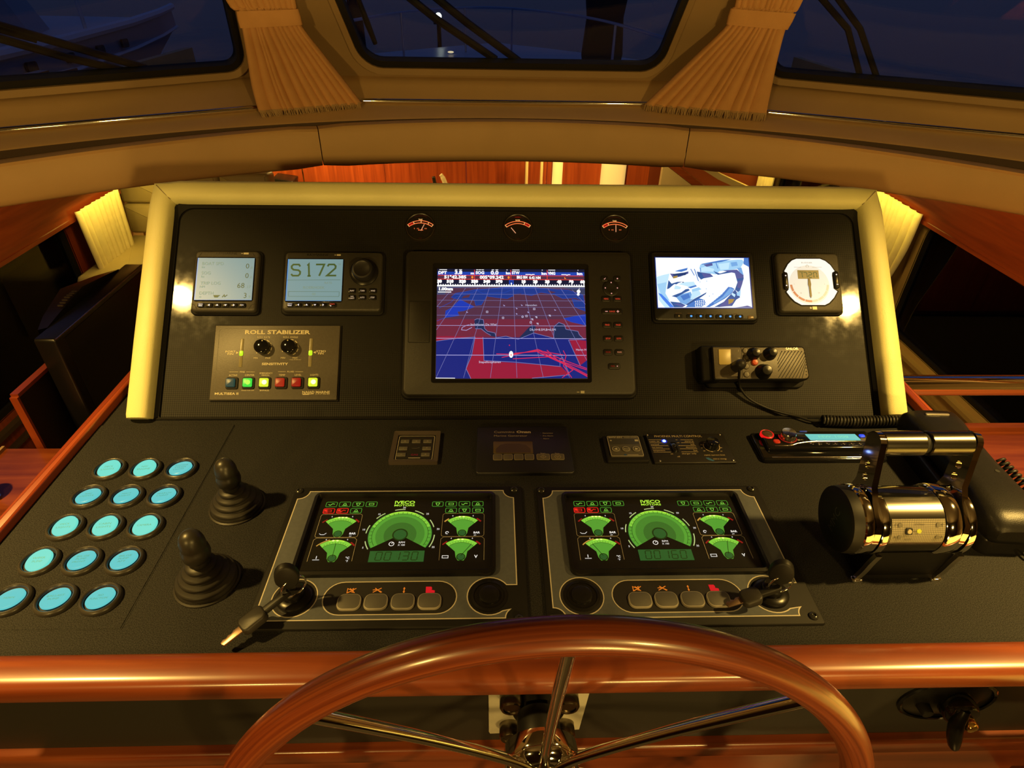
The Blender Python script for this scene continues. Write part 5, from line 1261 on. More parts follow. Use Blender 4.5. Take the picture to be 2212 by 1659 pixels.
        if unit == 'BAR': g.text('psi', hx_+.0160, hy-.0034, .0018, z2, 7)
        if unit == '°C': g.text('°F', hx_+.0180, hy-.0042, .0026, z2, 7)
        x, y = hx_-.0185, hy+.0005
        if tick == 'oil': g.line([(x-.004, y), (x-.002, y-.0015), (x+.002, y-.0015), (x+.0045, y+.0010)], .0006, z2, 7)
        elif tick == 'temp': g.line([(x, y+.003), (x, y-.001)], .0008, z2, 7); g.line([(x-.004, y-.0025), (x+.004, y-.0025)], .0006, z2, 7)
        elif tick == 'turbo': g.arc(x, y, .0014, .0022, 0, 300, z2, 7, 10)
        else: g.line([(x-.0035, y-.002), (x+.0035, y-.002), (x+.0035, y+.0015), (x-.0035, y+.0015)], .0006, z2, 7, True)
    g.build('dial_print', GRN+[mat('dial_black', (.007,.007,.006), .35), glow('dial_green_low', '#3f7426', .8), glow('dial_green_mid', '#4c8c2c', .85)], t, 0)
    # rounded keys
    for i, xx in enumerate((-.0437, -.0145, .0150, .0443)):
        G().prism(rrc(xx, -.0757, .0262, .0206, .0075, 5), .004, .0070, .0012, 1, mtop=0).build('key', [GREYKEY, mat('key_edge', (.26,.24,.20), .5)], t, 30)
        g = G(); x, y = xx-.0005, -.0600; mi = 0
        if i == 0: g.line([(x-.0045,y-.0028),(x-.0045,y+.0028),(x-.001,y+.001),(x+.002,y+.0028),(x+.002,y-.0022),(x-.001,y-.001)], .0008, .0046, 0, True); g.line([(x-.004,y-.003),(x+.005,y+.003)], .0009, .0046); g.line([(x-.002,y+.003),(x+.004,y-.003)], .0009, .0046)
        elif i == 1: g.line([(x-.005,y-.0025),(x+.004,y+.003)], .0010, .0046); g.line([(x-.003,y+.003),(x+.004,y-.0028)], .0010, .0046); g.line([(x-.0055,y+.0005),(x-.001,y+.0012)], .0009, .0046); g.line([(x+.002,y-.0005),(x+.005,y-.0025)], .0009, .0046)
        elif i == 2: g.line([(x,y-.002),(x,y+.002)], .0010, .0046); g.poly([(x-.0014,y+.0018),(x+.0014,y+.0018),(x,y+.0040)], .0046); g.poly([(x-.0014,y-.0018),(x+.0014,y-.0018),(x,y-.0040)], .0046)
        else: g.poly([(x-.0052,y+.0042),(x+.001,y+.0042),(x+.002,y+.002),(x+.0015,y),(x+.0052,y-.0010),(x+.0052,y-.0040),(x-.0048,y-.0040)], .0046)
        g.build('marking', glow('engine_red', '#d81420', .9) if i == 3 else glow('engine_orange', '#f08020', .85), t, 0)
    # horn button and screws
    G().lathe([(.0205, .003), (.0205, .0050), (.0175, .0058), (.0170, .0045), (.0120, .0048), (.0115, .0075), (.0095, .0082), (.0004, .0082)], 36, M=move(0, (hx, cyy, 0))).build('buzzer', SATIN, t, 40)
    for sx in (-1, 1):
        for sy in (-1, 1):
            s = G().lathe([(.0052, .003), (.0050, .0055), (.0034, .0070), (.0022, .0072), (.0020, .0058), (.0003, .0058)], 18, M=move(0, (sx*.1425, sy*.0980, 0))).build('screw', mat('screw_black', (.02,.02,.02), .2), t, 40)
    return kx, cyy
ep = engine_panel(-.14695, -.26405, 'left engine instrument panel with green dials and 00130 counter', '00130', False, (None, 0, None, 32), (0, 1))
k1 = (-.14695+ep[0], -.26405+ep[1])
ep = engine_panel(.17455, -.26555, 'right engine instrument panel with green dials and 00160 counter', '00160', True, (None, -28, None, 12), (0, 1))
k2 = (.17455+ep[0], -.26555+ep[1])

# ---- ignition locks with keys
def key_set(x, y, lab, blade_to, rot):
    t = thing('ignition_key', lab, 'key', (x, y, .004), group='ignition keys')
    G().lathe([(.0195, 0), (.0195, .0035), (.0170, .0060), (.0120, .0068), (.0115, .0140), (.0100, .0155), (.0004, .0155)], 32).build('lock', SATIN, t, 40)
    # key in the lock: flat metal shank and a moulded grip standing up
    R = Matrix.Rotation(rad(rot), 4, 'Z')
    G().box((0, 0, .022), (.0085, .0020, .020), 0, R).build('shank', STEEL, t, 0)
    grip = [(.0085*math.cos(rad(a))*(1 if math.sin(rad(a)) > 0 else 1.05), .0120*math.sin(rad(a))) for a in range(0, 360, 20)]
    gm = R @ Matrix.Translation((0, -.0035, .046)) @ Matrix.Rotation(rad(90), 4, 'X')
    G().prism([(p[0]*1.45, p[1]*1.45) for p in grip], 0, .0075, .0020, M=gm).build('grip', RUBBER, t, 50)
    ring = [(.0005+.0135*math.cos(2*PI*i/28), -.0085, .038+.0135*math.sin(2*PI*i/28)-.010) for i in range(28)]
    R2 = Matrix.Rotation(rad(rot+25), 4, 'Z')
    G().tube([R2 @ Vector(p) for p in ring], .0011, 8, True).build('split_ring', CHROME, t, 60)
    # second key hanging from the ring, its fob lying over the plate
    b = Vector(blade_to); a = Vector((0.0, -.010, .024)); d = (b-a); l = d.length; d.normalize()
    u = d.orthogonal() if False else Vector((d.y, -d.x, 0)).normalized(); wv = u.cross(d).normalized()
    MB = Matrix(((d.x, u.x, wv.x, a.x), (d.y, u.y, wv.y, a.y), (d.z, u.z, wv.z, a.z), (0, 0, 0, 1)))
    G().prism(rr(-.002, -.0035, l*.42, .0035, .003, 3), -.0030, .0030, .001, M=MB).build('strap', RUBBER, t, 40)
    G().prism(rr(l*.36, -.0095, l*.72, .0095, .006, 4), -.0045, .0045, .002, M=MB).build('fob', RUBBERB, t, 40)
    bl = [(l*.70, -.0040), (l*.98, -.0036), (l, -.0010), (l, .0012), (l*.96, .0030), (l*.92, .0018), (l*.88, .0034), (l*.84, .0022), (l*.80, .0040), (l*.70, .0040)]
    G().prism(bl, -.0010, .0010, .0002, M=MB).build('blade', mat('worn_key_steel', (.40,.27,.19), .38, 1.0), t, 30)
    return t
key_set(k1[0], k1[1], 'keys on a split ring in the left panel lock, blade hanging over the plate corner', (-.056, -.060, .008), 15)
key_set(k2[0], k2[1], 'keys on a split ring in the right panel lock, blade lying towards the grey keys', (-.060, -.022, .012), -20)

# ---- twin-lever throttle
t = thing('throttle', 'chrome and black twin-lever engine throttle with round drum', 'throttle', (.4375, -.285, 0))
AX = Matrix.Translation((0, 0, .082)) @ Matrix.Rotation(rad(90), 4, 'Y')      # drum axis along x
yd = .0
AX = Matrix.Translation((0, yd, .072)) @ Matrix.Rotation(rad(90), 4, 'Y')
G().lathe([(.0365, -.0430), (.0370, -.0415), (.0370, .0195), (.0365, .0210)], 44, M=AX).build('drum', GLOSS, t, 40)
g = G()     # brushed sleeve on the upper front of the drum
def drum_band(a0, a1, x0, x1, r, mi=0, n=14):
    rows = []
    for x in (x0, x1): rows.append([(x, yd-r*math.sin(rad(a0+(a1-a0)*i/n)), .072+r*math.cos(rad(a0+(a1-a0)*i/n))) for i in range(n+1)])
    return rows
G().grid(drum_band(5, 112, -.0415, .0195, .0373)).build('brushed_sleeve', SATINSTEEL, t, 60)
KP2 = mat('label_grey', (.24,.22,.17), .45)
m = mat('label_grid', (.2,.18,.14), .45)
tc = N(m, 'ShaderNodeTexCoord'); br = N(m, 'ShaderNodeTexBrick'); mp = N(m, 'ShaderNodeMapping'); mp.inputs['Rotation'].default_value = (rad(90), 0, 0)
br.offset = 0; br.inputs['Scale'].default_value = 520; br.inputs['Mortar Size'].default_value = .10; br.inputs['Brick Width'].default_value = 1; br.inputs['Row Height'].default_value = 1
br.inputs['Color1'].default_value = (.30,.27,.20,1); br.inputs['Color2'].default_value = (.30,.27,.20,1); br.inputs['Mortar'].default_value = (.055,.05,.04,1)
L(m, tc.outputs['Object'], mp.inputs[0]); L(m, mp.outputs[0], br.inputs['Vector']); L(m, br.outputs['Color'], bsdf(m).inputs['Base Color'])
lb = G().grid(drum_band(44, 86, -.0400, .0185, .0376)).build('label_plate', m, t, 60)
def on_drum(x, a, r=.0378): return Vector((x, yd-r*math.sin(rad(a)), .072+r*math.cos(rad(a))))
def drum_frame(x, a, r=.0378):
    p = on_drum(x, a, r); nrm = Vector((0, -math.sin(rad(a)), math.cos(rad(a)))); v = Vector((0, math.cos(rad(a)), math.sin(rad(a))))
    return Matrix(((1, 0, nrm.x, p.x), (0, v.y, nrm.y, p.y), (0, v.z, nrm.z, p.z), (0, 0, 0, 1)))
F_ = drum_frame(-.0220, 64)
G().prism(rrc(0, 0, .0072, .0072, .001, 2), 0, .0012, .0002, M=F_).lathe([(.0026, .0012), (.0024, .0022), (.0003, .0024)], 16, 1, M=F_).build('select_button', [DARK, mat('button_pale', (.45,.40,.26), .4)], t, 40)
F_ = drum_frame(-.0105, 64); G().lathe([(.0024, 0), (.0022, .0010), (.0003, .0013)], 16, M=F_).build('lamp', glow('throttle_yellow', '#f0d020', 1.0), t, 40)
g = G()
for s_, x, a in (('F', -.0365, 54), ('R', -.0360, 75), ('F', .0150, 54), ('R', .0155, 75)):
    g.text(s_, 0, 0, .0036, .0004, 0, M=drum_frame(x, a))
    g.prism(rrc(0, 0, .0042, .0042, .001, 2), 0, .0006, M=drum_frame(x+(.0048 if x < 0 else -.0048), a), mi=1)
g.text('STATION', 0, 0, .0018, .0004, 0, M=drum_frame(-.0105, 53)); g.text('SELECT', 0, 0, .0018, .0004, 0, M=drum_frame(-.0215, 79))
g.line([(-.009, 0), (.009, 0)], .0005, .0005, 0, M=drum_frame(-.0160, 64))
g.build('label_lettering', [mat('label_ink', (.06,.055,.045), .5), mat('label_square', (.13,.12,.09), .5)], t, 0)
# end caps and chrome collars
c = G().lathe([(.0335, -.0830), (.0372, -.0810), (.0380, -.0760), (.0380, -.0670)], 44, M=AX).build('end_cap', RUBBER, t, 40)
FL = Matrix.Translation((-.0833, yd, .072)) @ Matrix.Rotation(rad(-90), 4, 'Y')
g = G(); g.text('MMC', .000, -.001, .0100, 0, 0, M=FL @ Matrix.Rotation(rad(180), 4, 'Z') if False else FL); g.build('cap_lettering', mat('cap_print', (.05,.046,.04), .35), c, 0)
G().lathe([(.0378, -.0695), (.0394, -.0680), (.0398, -.0640), (.0392, -.0600)], 44, M=AX).build('collar', CHROME, t, 40)
G().lathe([(.0392, -.0510), (.0397, -.0495), (.0396, -.0440), (.0380, -.0425)], 44, M=AX).build('collar', CHROME, t, 40)
G().lathe([(.0380, .0200), (.0396, .0220), (.0398, .0350), (.0392, .0362)], 44, M=AX).build('collar', CHROME, t, 40)
G().lathe([(.0392, .0455), (.0397, .0465), (.0394, .0525), (.0350, .0540)], 44, M=AX).build('collar', CHROME, t, 40)
# levers: flat arms with three drilled holes, rounded grip on top
gy, gz = .0290, .1590       # grip axis (local)
def arm(x, th=.0070, x2=0):
    d = Vector((x2-x, gy-yd, gz-.072)); l = d.length; d.normalize(); e = Vector((0, -d.z, d.y)).normalized(); f_ = e.cross(d)
    M_ = Matrix(((e.x, d.x, f_.x, x), (e.y, d.y, f_.y, yd), (e.z, d.z, f_.z, .072), (0, 0, 0, 1)))
    bm = bmesh.new(); out = []
    for i in range(12): a = rad(180+180*i/11); out.append((.0385*math.cos(a), .0385*math.sin(a)))
    out += [(.0380, .010), (.0230, .030), (.0150, .046), (.0130, l-.004)]
    for i in range(9): a = rad(0+180*i/8); out.append((.0135*math.cos(a), l+.0135*math.sin(a)))
    out += [(-.0130, l-.004), (-.0140, .046), (-.0220, .030), (-.0380, .010)]
    holes = [[(.0052*math.cos(-2*PI*i/14), yy+.0052*math.sin(-2*PI*i/14)) for i in range(14)] for yy in (.0530-.004, .0640-.001, .0750+.002)] if l > .08 else []
    holes = [[(.0045*math.cos(-2*PI*i/14)+.000, yy+.0045*math.sin(-2*PI*i/14)) for i in range(14)] for yy in (.0375, .0520, .0660)]
    for z in (-th/2, th/2):
        es = []
        for lp in [out]+holes:
            vs = [bm.verts.new((p[0], p[1], z)) for p in lp]; es += [bm.edges.new((vs[i], vs[(i+1) % len(vs)])) for i in range(len(vs))]
        bmesh.ops.triangle_fill(bm, use_beauty=True, use_dissolve=False, edges=es)
    bm.verts.ensure_lookup_table(); nv = len(bm.verts)//2; o_ = 0
    for lp in [out]+holes:
        n = len(lp)
        for i in range(n):
            j = (i+1) % n; bm.faces.new((bm.verts[o_+i], bm.verts[o_+j], bm.verts[nv+o_+j], bm.verts[nv+o_+i]))
        o_ += n
    bmesh.ops.recalc_face_normals(bm, faces=bm.faces)
    me = bpy.data.meshes.new('lever'); bm.to_mesh(me); bm.free(); me.materials.append(CHROME)
    me.polygons.foreach_set('use_smooth', [True]*len(me.polygons)); me.set_sharp_from_angle(angle=rad(35))
    o = bpy.data.objects.new('lever', me); COL.objects.link(o); o.parent = t; o.matrix_local = M_
    return o
arm(-.0555, x2=-.0500); arm(.0410, x2=.0560)
GX = Matrix.Translation((0, gy, gz)) @ Matrix.Rotation(rad(90), 4, 'Y')
G().lathe([(.0128, -.0465), (.0138, -.0455), (.0138, -.0015), (.0128, -.0005)], 30, M=GX).build('lever_grip', SATINSTEEL, t, 40)
G().lathe([(.0110, -.0010), (.0110, .0060)], 24, M=GX).build('grip_gap', DARK, t, 40)
G().lathe([(.0128, .0055), (.0138, .0065), (.0138, .0515), (.0128, .0525)], 30, M=GX).build('lever_grip', SATINSTEEL, t, 40)
# pedestal: a tapering black foot with two bright edges
rows = []
for z, y0, y1, x0, x1 in ((0.001, -.0275, .0330, -.0455, .0465), (.006, -.0265, .032, -.0450, .0460), (.028, -.029, .033, -.0445, .0480), (.050, -.031, .033, -.044, .0490)):
    rows.append([(x0, y0, z), (x1, y0, z), (x1, y1, z), (x0, y1, z)])
g = G(); g.grid(rows, closed=True); g.add(rows[0], [(3, 2, 1, 0)]); g.add(rows[-1], [(0, 1, 2, 3)]); g.build('pedestal', SATIN, t, 0)
for xs_ in ((-.0470, -.0450, -.0430), (.0465, .0485, .0500)):
    P = [(xs_[0], -.0285, .0015), (xs_[1], -.0320, .020), (xs_[1], -.0350, .036), (xs_[2], -.0375, .052)]
    g = G(); P = smooth(P, 5)
    rws = [[(p[0]-.0032, p[1]-.001, p[2]), (p[0]+.0032, p[1]-.001, p[2]), (p[0]+.0032, p[1]+.004, p[2]), (p[0]-.0032, p[1]+.004, p[2])] for p in P]
    g.grid(rws, closed=True); g.add(rws[0], [(3, 2, 1, 0)]); g.build('edge_strip', CHROME if False else STEEL, t, 30)
    G().prism(rrc(xs_[0], -.0285, .0130, .0080, .003, 3), 0, .0040, .0012).build('foot', CHROME, t, 40)

# ---- telephone-style handset on its cradle, right of the throttle
t = thing('radio_handset', 'black telephone-style handset lying on its cradle at the right of the desk', 'handset', (.6000, -.150, 0))
R = Matrix.Rotation(rad(-3), 4, 'Z')
rows = []
for y, wd, z0, z1 in ((-.135, .030, .030, .046), (-.130, .036, .020, .056), (-.110, .039, .018, .061), (-.07, .034, .024, .062), (-.02, .032, .028, .062), (.03, .034, .026, .063), (.062, .039, .020, .064), (.082, .040, .018, .062), (.092, .035, .022, .052), (.096, .028, .030, .044)):
    sec = []
    for i in range(20):
        a = 2*PI*i/20; c_, s_ = math.cos(a), math.sin(a)
        sec.append((wd*math.copysign(abs(c_)**.55, c_), y, (z0+z1)/2+(z1-z0)/2*math.copysign(abs(s_)**.55, s_)))
    rows.append(sec)
g = G(); g.grid(rows, closed=True); g.add(rows[0], [tuple(reversed(range(20)))]); g.add(rows[-1], [tuple(range(20))])
g.build('handset_body', PLASTIC, t, 60, R)
G().prism(rrc(0, -.035, .070, .19, .012, 4), 0, .026, .006).build('cradle', SATIN, t, 40, R)
G().prism(rrc(0, .070, .034, .0042, .002, 2), .063, .0650, .0006).build('name_plate', mat('silver_plate', (.55,.52,.46), .3, .8), t, 30, R)
for x, y in ((.014, -.046), (.024, -.118)): G().lathe([(.0030, .0605), (.0028, .0622), (.0005, .0622)], 12, M=move(0, (x, y, 0))).build('screw', DARK, t, 40, R)
G().tube(coil([(.041, -.015, .052), (.055, -.05, .040), (.066, -.10, .030), (.075, -.17, .020)], .0058, 26, .002), .0018, 6).build('coiled_lead', RUBBER, t, 60)
G().tube(smooth([(.012, -.126, .006), (.014, -.140, .004), (.030, -.155, .0025), (.07, -.155, .0025)], 6), .0018, 8).build('tail_lead', RUBBER, t, 60)

# ---- steering wheel
wc = Vector((.0174, -.5292, -.0705)); tl = rad(87.28); sl = rad(1.36)
n_ = Vector((math.sin(sl), -math.cos(sl)*math.sin(tl), math.cos(sl)*math.cos(tl))); u_ = Vector((1, 0, 0)); u_ = (u_-n_*u_.dot(n_)).normalized(); v_ = n_.cross(u_)
t = thing('steering_wheel', 'mahogany-rimmed steering wheel with chrome spokes in front of the console', 'steering wheel', tuple(wc))
MW = Matrix(((u_.x, v_.x, n_.x, 0), (u_.y, v_.y, n_.y, 0), (u_.z, v_.z, n_.z, 0), (0, 0, 0, 1)))
WR = .28
cuts = [22.5+45*i for i in range(8)]
g = G(); g.tube([(WR*math.cos(2*PI*i/120), WR*math.sin(2*PI*i/120), 0) for i in range(120)], .0135, 22, True); g.build('rim', MAHU, t, 60, MW)
hubz = -.056
for i in range(8):
    a = rad(89+45*i); c_, s_ = math.cos(a), math.sin(a)
    P = smooth([(.018*c_, .018*s_, hubz+.010), (.05*c_, .05*s_, hubz+.0125), (.15*c_, .15*s_, hubz*.48), (.268*c_, .268*s_, -.003)], 6)
    G().tube(P, [.0052+.0012*abs(k/(len(P)-1)-.5) for k in range(len(P))], 12).build('spoke', CHROME, t, 60, MW)
G().lathe([(.024, hubz-.022), (.037, hubz-.016), (.0385, hubz-.002), (.036, hubz+.006), (.026, hubz+.011), (.0185, hubz+.012), (.0170, hubz+.020), (.012, hubz+.024), (.0005, hubz+.025)], 40).build('hub', CHROME, t, 50, MW)
axd = -n_
G().lathe([(.0215, hubz-.050), (.0225, hubz-.046), (.0225, hubz-.020), (.0215, hubz-.018)], 30, M=MW).build('shaft_boot', RUBBER, t, 40)
# steering head on the console front
t = thing('steering_mount', 'pale metal steering mounting plate with round bolts under the front rail', 'mount', (.0165, -.3905, -.110))
G().prism([(-.0545, -.062), (-.053, -.066), (.054, -.060), (.062, .062), (-.0545, .062)], -.004, .004, .001, M=Matrix.Rotation(rad(90), 4, 'X')).build('plate', ALU, t, 30)
for x, z in ((-.029, .020), (.0335, .020), (-.029, -.045), (.0335, -.045)):
    G().lathe([(.0130, .003), (.0130, .018), (.0112, .0205), (.0090, .0205), (.0080, .0190), (.0004, .0190)], 26, M=Matrix.Translation((x, 0, z)) @ Matrix.Rotation(rad(90), 4, 'X')).build('bolt', mat('dark_bolt', (.22,.19,.14), .25, 1.0), t, 40)
AXM = Matrix.Rotation(rad(90), 4, 'X')
G().lathe([(.0290, .003), (.0290, .014), (.0225, .018), (.0225, .040), (.0210, .044), (.0210, .062)], 32, M=Matrix.Translation((.002, 0, .0)) @ Matrix.Rotation(rad(90), 4, 'X')).build('shaft_housing', SATIN, t, 40)
for i in range(5):
    a = rad(30+30*i); G().box((.002+.0225*math.cos(a), -.030, .0225*math.sin(a)), (.003, .022, .003)).build('rib', RUBBER, t, 0)

# ---- round lock with handle on the console front, right
t = thing('locker_latch', 'round black latch with a lever and brass-coloured knob on the console front', 'latch', (.503, -.390, -.122))
RX_ = Matrix.Rotation(rad(90), 4, 'X')
G().lathe([(.0560, 0), (.0560, .0025), (.0535, .0040), (.051, .003)], 40, M=RX_ @ Matrix.Diagonal((1.05, .74, 1, 1)), cap=False).build('ring', GLOSS, t, 40)
G().lathe([(.0515, .001), (.040, .002), (.030, .006), (.0004, .008)], 40, M=RX_ @ Matrix.Diagonal((1.05, .74, 1, 1))).build('plate', SATIN, t, 40)
G().lathe([(.0200, .004), (.0195, .020), (.0170, .024), (.0004, .025)], 26, M=RX_ @ Matrix.Translation((.004, .004, 0))).build('boss', GLOSS, t, 40)
G().tube(smooth([(.000, -.022, .018), (-.004, -.028, -.004), (.002, -.032, -.030), (.008, -.034, -.046)], 5), [.006, .0065, .007, .007, .0075, .008, .008, .008, .008, .008, .0075, .007, .0065, .006, .005, .004], 12).build('lever', SATIN, t, 60)
G().lathe([(.0085, .022), (.0080, .030), (.0060, .033), (.0004, .034)], 20, M=RX_ @ Matrix.Translation((.013, -.006, 0))).build('keyhole_knob', BRASS, t, 40)
G().lathe([(.0075, .002), (.0070, .014), (.0060, .016), (.0004, .016)], 16, M=RX_ @ Matrix.Translation((-.030, -.004, 0))).build('stud', RUBBER, t, 40)

# ---- padded helm seat whose corner enters at the lower right
t = thing('helm_stool', 'cream padded seat corner just entering the view at the lower right, behind the wheel', 'seat', (.735, -.745, 0))
seat = [(-.262, .203), (-.200, .272), (-.12, .30), (.20, .30), (.26, .22), (.26, -.20), (.20, -.26), (-.20, -.26), (-.24, -.20)]
G().prism(round_poly(seat[::-1], .02, 3)[::1], -.14, -.045, .01).build('cushion', CREAM, t, 50)
G().lathe([(.03, -.98), (.03, -.14)], 20).build('pedestal', STEEL, t, 40)
G().lathe([(.16, -1.0), (.15, -.985), (.03, -.97)], 28).build('base', STEEL, t, 40)

# ================================================================== curtains
def pleated(rows, folds, name, parent, mt, n=150, seed=1, side=None, M=None):
    """rows: (z, d0, d1, a0, a1, amp): hangs from a0 to a1 while its depth runs d0 to d1; side None spans x at depth y, else y at depth x"""
    rnd = random.Random(seed); wd = [rnd.uniform(.55, 1.5) for _ in range(folds)]; tw = sum(wd); cum = [0]
    for q_ in wd: cum.append(cum[-1]+q_/tw)
    am = [rnd.uniform(.6, 1.0) for _ in range(folds)]
    A_ = smooth([Vector(r[:3]) for r in rows], 5); B_ = smooth([Vector(r[3:6]) for r in rows], 5); R = []; nr = len(A_)
    for ri, (A, B) in enumerate(zip(A_, B_)):
        row = []; fv = ri/(nr-1)
        for i in range(n+1):
            u = i/n; j = max(k for k in range(folds) if cum[k] <= u+1e-9); f = min(1, (u-cum[j])/(cum[j+1]-cum[j]))
            f2 = min(1, max(0, f+.10*math.sin(3*fv+j*1.7)*math.sin(PI*f)))
            off = B.z*am[j]*(math.sin(PI*f2)**.55)
            a = B.x+(B.y-B.x)*u; d = A.y+(A.z-A.y)*u
            row.append((a, d-off, A.x) if side is None else (d+off*side, a, A.x))
        R.append(row)
    g = G(); g.grid(R); o = g.build(name, mt, parent, 60, M)
    sm = o.modifiers.new('thickness', 'SOLIDIFY'); sm.thickness = .0025; sm.offset = -1
    return o, R
def front_curtain(lab, drape, tie, folds, seed, lean):
    t = thing('tied_curtain', lab, 'curtain', (0, 0, 0), group='tied curtains between the windscreen panes')
    o, R = pleated(drape, folds, 'drape', t, CURT, 260, seed)
    rws = []
    (zt0, zt1, x0, x1, d0, d1), (zb0, zb1, x2, x3) = tie
    for f, e in ((0, -.003), (.0, .0025), (.5, .0035), (1, .0025), (1, -.003)):
        ring = []
        for i in range(48):
            a = 2*PI*i/48; c, s_ = math.copysign(abs(math.cos(a))**.7, math.cos(a)), math.copysign(abs(math.sin(a))**.8, math.sin(a)); u = (c+1)/2
            xa = x0+(x1-x0)*u; xb = x2+(x3-x2)*u; za = zt0+(zt1-zt0)*u; zb = zb0+(zb1-zb0)*u
            ring.append((xa+(xb-xa)*f+e*c, d0+(d1-d0)*u-.004+(.011+e)*s_, za+(zb-za)*f))
        rws.append(ring)
    g = G(); g.grid(rws, closed=True); g.build('tie_band', CURT, t, 60)
    rnd = random.Random(seed); g = G(); row = R[-1]
    for i in range(0, len(row), 2):
        p = Vector(row[i])+Vector((0, -.001, 0)); q = p+Vector((rnd.uniform(-.004, .006)+lean, rnd.uniform(-.008, -.001), -.016+rnd.uniform(-.004, .002)))
        g.tube([p+Vector((0, 0, .004)), (p+q)/2+Vector((rnd.uniform(-.002, .002), 0, 0)), q], [.0015, .0013, .0008], 4)
    g.build('fringe', mat('fringe_cotton', (.36,.24,.12), .9), t, 0, kind='stuff')
front_curtain('tied beige curtain left of the centre windscreen pane',
    [(.86, .82, .87, -.70, -.47, .012), (.66, .85, .90, -.66, -.49, .010), (.507, .872, .915, -.628, -.490, .008), (.489, .875, .918, -.606, -.490, .006), (.456, .875, .920, -.606, -.486, .010),
     (.40, .865, .920, -.604, -.446, .016), (.345, .845, .922, -.600, -.406, .017), (.305, .822, .924, -.590, -.378, .015), (.288, .806, .926, -.582, -.366, .012)],
    ((.487, .491, -.610, -.487, .875, .918), (.454, .459, -.609, -.483)), 12, 2, .004)
front_curtain('tied beige curtain right of the centre windscreen pane',
    [(.86, .89, .84, .50, .72, .012), (.66, .91, .865, .53, .70, .010), (.520, .925, .885, .542, .678, .008), (.505, .926, .888, .536, .668, .006), (.471, .928, .888, .532, .657, .010),
     (.41, .928, .878, .473, .650, .016), (.350, .930, .862, .415, .645, .017), (.312, .932, .842, .378, .638, .015), (.292, .934, .828, .360, .634, .012)],
    ((.507, .501, .533, .671, .926, .888), (.474, .468, .530, .660)), 11, 3, -.004)
t = thing('tied_curtain', 'end of a beige curtain at the far right of the windscreen sill', 'curtain', (0, 0, 0), group='tied curtains between the windscreen panes')
pleated([(.62, .53, .50, 1.33, 1.46, .010), (.45, .545, .52, 1.325, 1.46, .010), (.30, .560, .54, 1.290, 1.46, .010), (.262, .560, .54, 1.280, 1.46, .010)], 8, 'drape', t, CURT, 120, 5)
# saloon curtains at the side windows
def side_curtain(lab, x, sg, rows, folds, seed, n=130):
    t = thing('side_curtain', lab, 'curtain', (x, rows[0][2], 0), group='saloon window curtains')
    pleated([(r[0], x, x, r[1], r[2], r[3]) for r in rows], folds, 'drape', t, CURTS, n, seed, side=sg, M=Matrix.Translation((-x, -rows[0][2], 0)))
side_curtain('lit cream curtain at the left saloon window behind the television', -2.10, 1, [(-.46, 2.26, 2.665, .016), (-.60, 2.265, 2.655, .016), (-.80, 2.28, 2.635, .018), (-1.0, 2.31, 2.61, .018), (-1.25, 2.33, 2.60, .016)], 9, 11)
side_curtain('lit cream curtain at the right saloon window beside the padded surround', 2.10, -1, [(-.405, 2.16, 2.66, .018), (-.60, 2.17, 2.62, .018), (-.80, 2.22, 2.56, .016), (-1.0, 2.27, 2.50, .014), (-1.25, 2.28, 2.48, .014)], 9, 12)
side_curtain('lit cream curtain further forward on the left saloon side', -2.12, 1, [(-.50, 3.76, 4.20, .014), (-.85, 3.76, 4.20, .016), (-1.25, 3.78, 4.18, .016)], 7, 13)
side_curtain('lit cream curtain further forward on the right saloon side', 2.12, -1, [(-.50, 3.92, 4.22, .014), (-.9, 3.93, 4.22, .016), (-1.25, 3.94, 4.22, .016)], 7, 14)

# ================================================================== saloon
# window posts beside the left curtain
g = G(); g.box((-2.17, 2.62, -.95), (.05, .06, .9)); struct(g.build('trim_8', MAHY, None, 0))
# television standing in the locker behind the left rail
t = thing('television', 'flat black television standing upright behind the left wooden rail', 'television', (-.985, .585, -.60))
TVM = mat('tv_black', (.008,.007,.007), .28)
G().prism(rrc(0, 0, .400, .50, .006, 3), -.022, .022, .004, M=Matrix.Translation((0, 0, .262)) @ Matrix(((0, 0, 1, 0), (1, 0, 0, 0), (0, 1, 0, 0), (0, 0, 0, 1)))).build('cabinet', TVM, t, 40)
G().box((.0225, .012, .275), (.002, .372, .452)).build('screen', mat('tv_screen', (.010,.008,.006), .16, spec=.6), t, 0)
G().tube([(.023, -.198, .512), (.023, .198, .512)], .0016, 8).build('bright_edge', STEEL, t, 40)
rows = []
for f in (0, .15, .5, .85, 1):
    y = -.15+.31*f; h = .03*math.sin(PI*min(max(f, .06), .94))
    rows.append([(-.022, y, .40), (-.022, y, .508+h), (-.045-.03*math.sin(PI*f), y, .502+h), (-.05-.035*math.sin(PI*f), y, .40)])
g = G(); g.grid(rows, closed=True); g.build('rear_housing', TVM, t, 40)
for i in range(7): G().box((-.030, -.075+.010*i, .529+.002*min(i, 3)), (.012, .004, .003)).build('vent_slot', mat('tv_vent', (.06,.045,.03), .4), t, 0)
G().box((0, 0, .006), (.16, .26, .012)).build('foot', TVM, t, 0)
